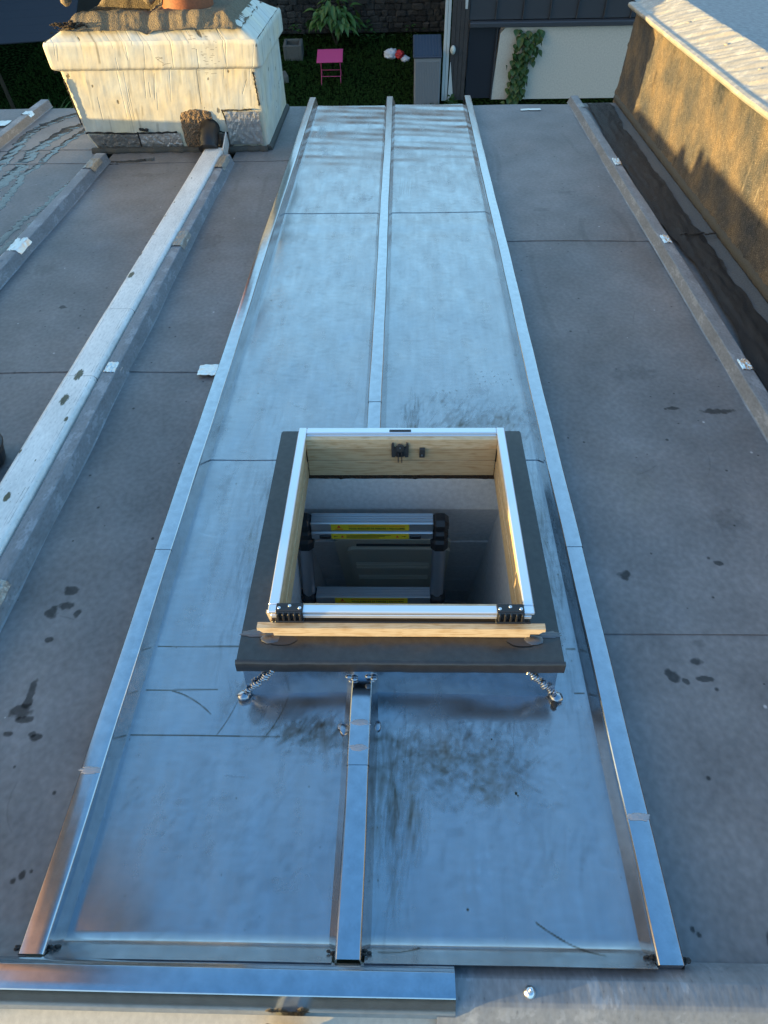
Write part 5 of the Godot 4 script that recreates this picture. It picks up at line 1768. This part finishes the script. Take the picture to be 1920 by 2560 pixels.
	part(t, "tabletop", b, M.pink_lacquer)
	for sx in [-0.29, 0.29]:
		for sz in [[-0.30, 0.30], [0.30, -0.30]]:
			b = Mb.new()
			b.tube([Vector3(-2.17 + sx, G, -23.25 + sz[0]), Vector3(-2.17 + sx, G + 0.69, -23.25 + sz[1])], 0.009, 8)
			part(t, "leg", b, M.pink_lacquer)
	for q in [[0.22, 0.20], [0.22, -0.20], [0.64, 0.26]]:
		b = Mb.new()
		b.tube([Vector3(-2.46, G + q[0], -23.25 + q[1]), Vector3(-1.88, G + q[0], -23.25 + q[1])], 0.008, 8)
		part(t, "crossbar", b, M.pink_lacquer)
	# hollow concrete block and a solid one
	var c := thing("hollow_block", "hollow grey concrete block standing on the lawn left of the table", "concrete block", Vector3(-3.45, G, -24.8), "", "", false)
	for q in [[-0.24, 0, 0.10, 0.52], [0.24, 0, 0.10, 0.52], [0, -0.21, 0.385, 0.10], [0, 0.21, 0.385, 0.10]]:
		b = Mb.new()
		b.box(Vector3(-3.45 + q[0], G + 0.22, -24.8 + q[1]), Vector3(q[2], 0.44, q[3]), 0.015)
		part(c, "side", b, M.concrete)
	b = Mb.new()
	b.box(Vector3(-3.45, G + 0.10, -24.8), Vector3(0.38, 0.10, 0.32), 0.01)
	part(c, "earth_fill", b, M.stem)
	c = thing("kerb_stone", "solid pale concrete block lying beside the chimney's right edge", "concrete block", Vector3(-3.75, G, -23.2), "", "", false)
	b = Mb.new()
	b.box(Vector3(-3.75, G + 0.11, -23.2), Vector3(0.52, 0.22, 0.34), 0.03, Basis(Vector3.UP, 0.3), func(q: Vector3) -> Vector3: return q + Vector3(nz.get_noise_3dv(q * 3.0), nz.get_noise_3dv(q * 4.0), 0) * 0.04)
	part(c, "block", b, M.concrete)
	# sack
	c = thing("plastic_sack", "white and red plastic sack lying beside the storage shed", "sack", Vector3(-0.25, G, -24.7), "", "", false)
	var lump := func(cx: float, cz: float, rx: float, ry: float, rz: float, sd: float) -> Mb:
		var t2 := Mb.new()
		t2.grid(func(u: float, v: float) -> Vector3:
			var q := Vector3(sin(v * PI) * cos(u * TAU), cos(v * PI), sin(v * PI) * sin(u * TAU))
			return Vector3(cx, G + ry * 0.9, cz) + q * Vector3(rx, ry, rz) * (1.0 + 0.34 * nz.get_noise_3dv(q * 0.7 + Vector3(sd, 0, 0)) + 0.16 * nz.get_noise_3dv(q * 2.0 + Vector3(sd, 3, 0))), 28, 18, null, true)
		return t2
	part(c, "bulk", lump.call(-0.38, -24.7, 0.22, 0.12, 0.22, 1.0), M.sack_white)
	part(c, "printed_side", lump.call(-0.12, -24.66, 0.15, 0.11, 0.17, 7.0), M.sack_red)
	part(c, "tied_neck", lump.call(0.07, -24.5, 0.14, 0.05, 0.17, 12.0), M.sack_white)
	# storage shed
	c = thing("storage_shed", "grey ribbed plastic garden storage shed with a dark blue lid", "shed", Vector3(0.69, G, -22.3), "", "", false)
	b = Mb.new()
	b.box(Vector3(0.69, G + 0.65, -22.10), Vector3(0.74, 1.30, 0.78), 0.02)
	var body := part(c, "body", b, M.shed_wall)
	for k in 15:
		b = Mb.new()
		b.box(Vector3(0.365 + k * 0.0465, G + 0.62, -21.700), Vector3(0.020, 1.12, 0.022), 0.006)
		part(c, "rib", b, M.shed_wall, body)
	b = Mb.new()
	var slope := Basis(Vector3.RIGHT, 0.22)
	b.box(Vector3(0.68, G + 1.40, -22.10), Vector3(0.80, 0.06, 0.92), 0.02, slope)
	var lid := part(c, "lid", b, M.shed_lid)
	for k in 9:
		b = Mb.new()
		b.box(Vector3(0.68, G + 1.40, -22.10) + slope * Vector3(-0.34 + k * 0.085, 0.035, 0), Vector3(0.03, 0.02, 0.84), 0.006, slope)
		part(c, "rib", b, M.shed_lid, lid)
	# lean-to on the left with its post
	c = thing("garden_lean_to", "dark blue slate roof of a lean-to behind the chimney", "lean-to", Vector3(-10.4, G, -22.4), "", "", false)
	var lb := Basis(Vector3.UP, 0.12) * Basis(Vector3.RIGHT, 0.10)
	for k in 7:
		b = Mb.new()
		b.box(Vector3(-10.6, G + 2.15, -22.3) + lb * Vector3(0.0, 0.02 * k, 0.95 - k * 0.36), Vector3(3.2, 0.035, 0.40), 0.008, lb * Basis(Vector3.RIGHT, 0.05))
		part(c, "slate_course", b, M.shed_slate)
	for q in [[-9.5, -21.6], [-11.4, -21.5], [-10.9, -24.0]]:
		b = Mb.new()
		b.box(Vector3(q[0], G + 1.05, q[1]), Vector3(0.09, 2.1, 0.09), 0.01)
		part(c, "post", b, M.stem)
	# spiky plant
	c = thing("spiky_plant", "spiky long-leaved plant in the shade left of the chimney", "plant", Vector3(-9.7, G, -20.3), "", "", false)
	for i in 46:
		var a := rng.randf() * TAU
		var el := rng.randf_range(0.35, 1.35)
		var ln := rng.randf_range(0.7, 1.3)
		b = Mb.new()
		b.grid(func(u: float, v: float) -> Vector3:
			var o := Vector3(cos(a), 0, sin(a))
			var wd := 0.055 * (1.0 - v) * (u - 0.5) * 2.0
			return Vector3(-9.7, G + 0.25, -20.3) + o * (ln * v * cos(el) + 0.12 * v * v) + Vector3.UP * (ln * v * sin(el) - 0.55 * v * v) + o.cross(Vector3.UP) * wd, 2, 7)
		part(c, "leaf", b, M.ivy if i % 4 else M.leaf_pale)
	b = Mb.new()
	b.tube([Vector3(-9.7, G, -20.3), Vector3(-9.7, G + 0.3, -20.3)], 0.08, 8)
	part(c, "stem", b, M.stem)
	c = thing("garden_hedge", "small-leaved dark hedge at the far left edge of the photo", "hedge", Vector3(-10.2, G, -18.8), "", "", false)
	b = Mb.new()
	for i in 1500:
		var p := Vector3(-10.6 + rng.randfn() * 0.35, G + rng.randf() * 1.0, -18.9 + rng.randfn() * 0.3)
		var o := Vector3(rng.randfn(), rng.randfn(), rng.randfn()).normalized() * 0.05
		var e := o.cross(Vector3(rng.randfn(), 1, rng.randfn())).normalized() * 0.03
		b.tri(p + o, p + e, p - o)
		b.tri(p + o, p - o, p - e)
	part(c, "foliage", b, M.ivy_pale)

func garden_house() -> void:
	var r := thing("garden_house", "low garden house with white walls and dark standing-seam cladding", "house", Vector3(4.5, G, -23), "", "", false)
	var zf := -22.0
	var b := Mb.new()
	# white rendered wall with a clipped corner
	b.prism([Vector2(2.58, 0), Vector2(2.66, 1.72), Vector2(2.80, 1.90), Vector2(9.0, 1.90), Vector2(9.0, 0)], Vector3(0, G, zf), Vector3.RIGHT, Vector3.UP, Vector3(0, 0, -0.25))
	part(r, "white_wall", b, M.render_white)
	b = Mb.new()
	b.box(Vector3(5.0, G + 1.5, zf - 2.6), Vector3(6.2, 3.0, 4.6))
	part(r, "core", b, M.clad_dark)
	# band and seamed cladding
	b = Mb.new()
	b.box(Vector3(5.4, G + 1.985, zf + 0.05), Vector3(7.2, 0.13, 0.16), 0.02)
	part(r, "gutter", b, M.clad_dark)
	for k in 9:
		b = Mb.new()
		b.box(Vector3(2.14 + k * 0.72, G + 2.68, zf - 0.06 - 0.0), Vector3(0.70, 1.24, 0.06), 0.006)
		part(r, "cladding_panel", b, M.clad_dark)
		b = Mb.new()
		b.box(Vector3(2.50 + k * 0.72, G + 2.68, zf), Vector3(0.028, 1.24, 0.07), 0.006)
		part(r, "standing_seam", b, M.clad_dark)
	b = Mb.new()
	b.box(Vector3(2.19, G + 0.95, zf - 0.10), Vector3(0.76, 1.88, 0.08), 0.008)
	var dr := part(r, "door", b, M.clad_door)
	b = Mb.new()
	b.box(Vector3(2.575, G + 0.95, zf - 0.03), Vector3(0.035, 1.90, 0.10), 0.006)
	part(r, "frame", b, M.clad_dark, dr)
	b = Mb.new()
	b.box(Vector3(2.68, G + 0.95, zf - 0.32), Vector3(0.26, 1.90, 0.06))
	part(r, "corner_panel", b, M.clad_dark)
	# brown slate-hung strip
	for k in 4:
		b = Mb.new()
		b.box(Vector3(1.38 + 0.115 * k, G + 1.7, zf + 0.010 - 0.006 * k), Vector3(0.110, 3.4, 0.05), 0.006)
		part(r, "slate_strip", b, M.slate_brown)
	# white boards at the edge and the white wedge below the lamp
	for k in 2:
		b = Mb.new()
		b.box(Vector3(1.165 + 0.085 * k, G + 1.7, zf + 0.015), Vector3(0.078, 3.4, 0.06), 0.006)
		part(r, "white_board", b, M.board_white)
	b = Mb.new()
	b.prism([Vector2(1.305, 0), Vector2(1.335, 1.05), Vector2(1.345, 1.05), Vector2(1.47, 0)], Vector3(0, G, zf + 0.045), Vector3.RIGHT, Vector3.UP, Vector3(0, 0, 0.02))
	part(r, "white_wedge", b, M.board_white)
	b = Mb.new()
	b.prism([Vector2(1.62, 3.2), Vector2(1.66, 2.36), Vector2(1.72, 2.36), Vector2(1.74, 3.2)], Vector3(0, G, zf + 0.045), Vector3.RIGHT, Vector3.UP, Vector3(0, 0, 0.02))
	part(r, "white_wedge", b, M.board_white)
	var l := thing("wall_lamp", "unlit white globe wall lamp on the brown slate strip", "lamp", Vector3(1.385, G + 1.35, zf + 0.1), "", "", false)
	b = Mb.new()
	b.grid(func(u: float, v: float) -> Vector3:
		var q := Vector3(sin(v * PI) * cos(u * TAU), cos(v * PI), sin(v * PI) * sin(u * TAU))
		return Vector3(1.385, G + 1.40, zf + 0.14) + q * Vector3(0.075, 0.115, 0.09), 18, 12, null, true)
	part(l, "globe", b, M.lamp_white)
	b = Mb.new()
	b.box(Vector3(1.40, G + 1.40, zf + 0.05), Vector3(0.09, 0.16, 0.05), 0.01)
	part(l, "bracket", b, M.dark_plastic)
	# ivy on the white wall
	var iv := thing("climbing_ivy", "tall green ivy climbing the white garden house wall", "ivy", Vector3(3.25, G, zf + 0.1), "", "", false)
	var lf := leaf_mesh(0.13, 0.12, 0.03)
	b = Mb.new()
	b.tube([Vector3(3.22, G, zf + 0.05), Vector3(3.30, G + 0.8, zf + 0.05), Vector3(3.42, G + 1.7, zf + 0.05)], [0.02, 0.015, 0.008], 6)
	part(iv, "stem", b, M.stem)
	for i in 300:
		var v := rng.randf()
		var cx := lerpf(3.20, 3.44, v) + 0.03 * sin(v * 9.0)
		var sp := 0.17 + 0.12 * smoothstep(0.3, 0.8, v)
		var p := Vector3(cx + clampf(rng.randfn() * 0.6, -1.2, 1.2) * sp, G + v * 1.88, zf + 0.04 + rng.randf() * 0.20)
		if i % 25 == 0: p.x -= 0.22
		var bs := Basis(Vector3.UP, PI + rng.randfn() * 0.7) * Basis(Vector3.RIGHT, rng.randf_range(-1.2, -0.3))
		piece(iv, "leaf", lf, M.ivy if rng.randf() < 0.6 else M.ivy_pale, Transform3D(bs * Basis.from_scale(Vector3.ONE * rng.randf_range(0.9, 1.6)), p))
	var sp := thing("small_plant", "small dark plant at the foot of the white wedge", "plant", Vector3(1.42, G, zf + 0.3), "", "", false)
	for i in 24:
		piece(sp, "leaf", lf, M.ivy, Transform3D(Basis(Vector3.UP, rng.randf() * TAU) * Basis(Vector3.RIGHT, rng.randf_range(-0.3, 0.9)), Vector3(1.42 + rng.randfn() * 0.08, G + rng.randf() * 0.22, zf + 0.3 + rng.randfn() * 0.06)))
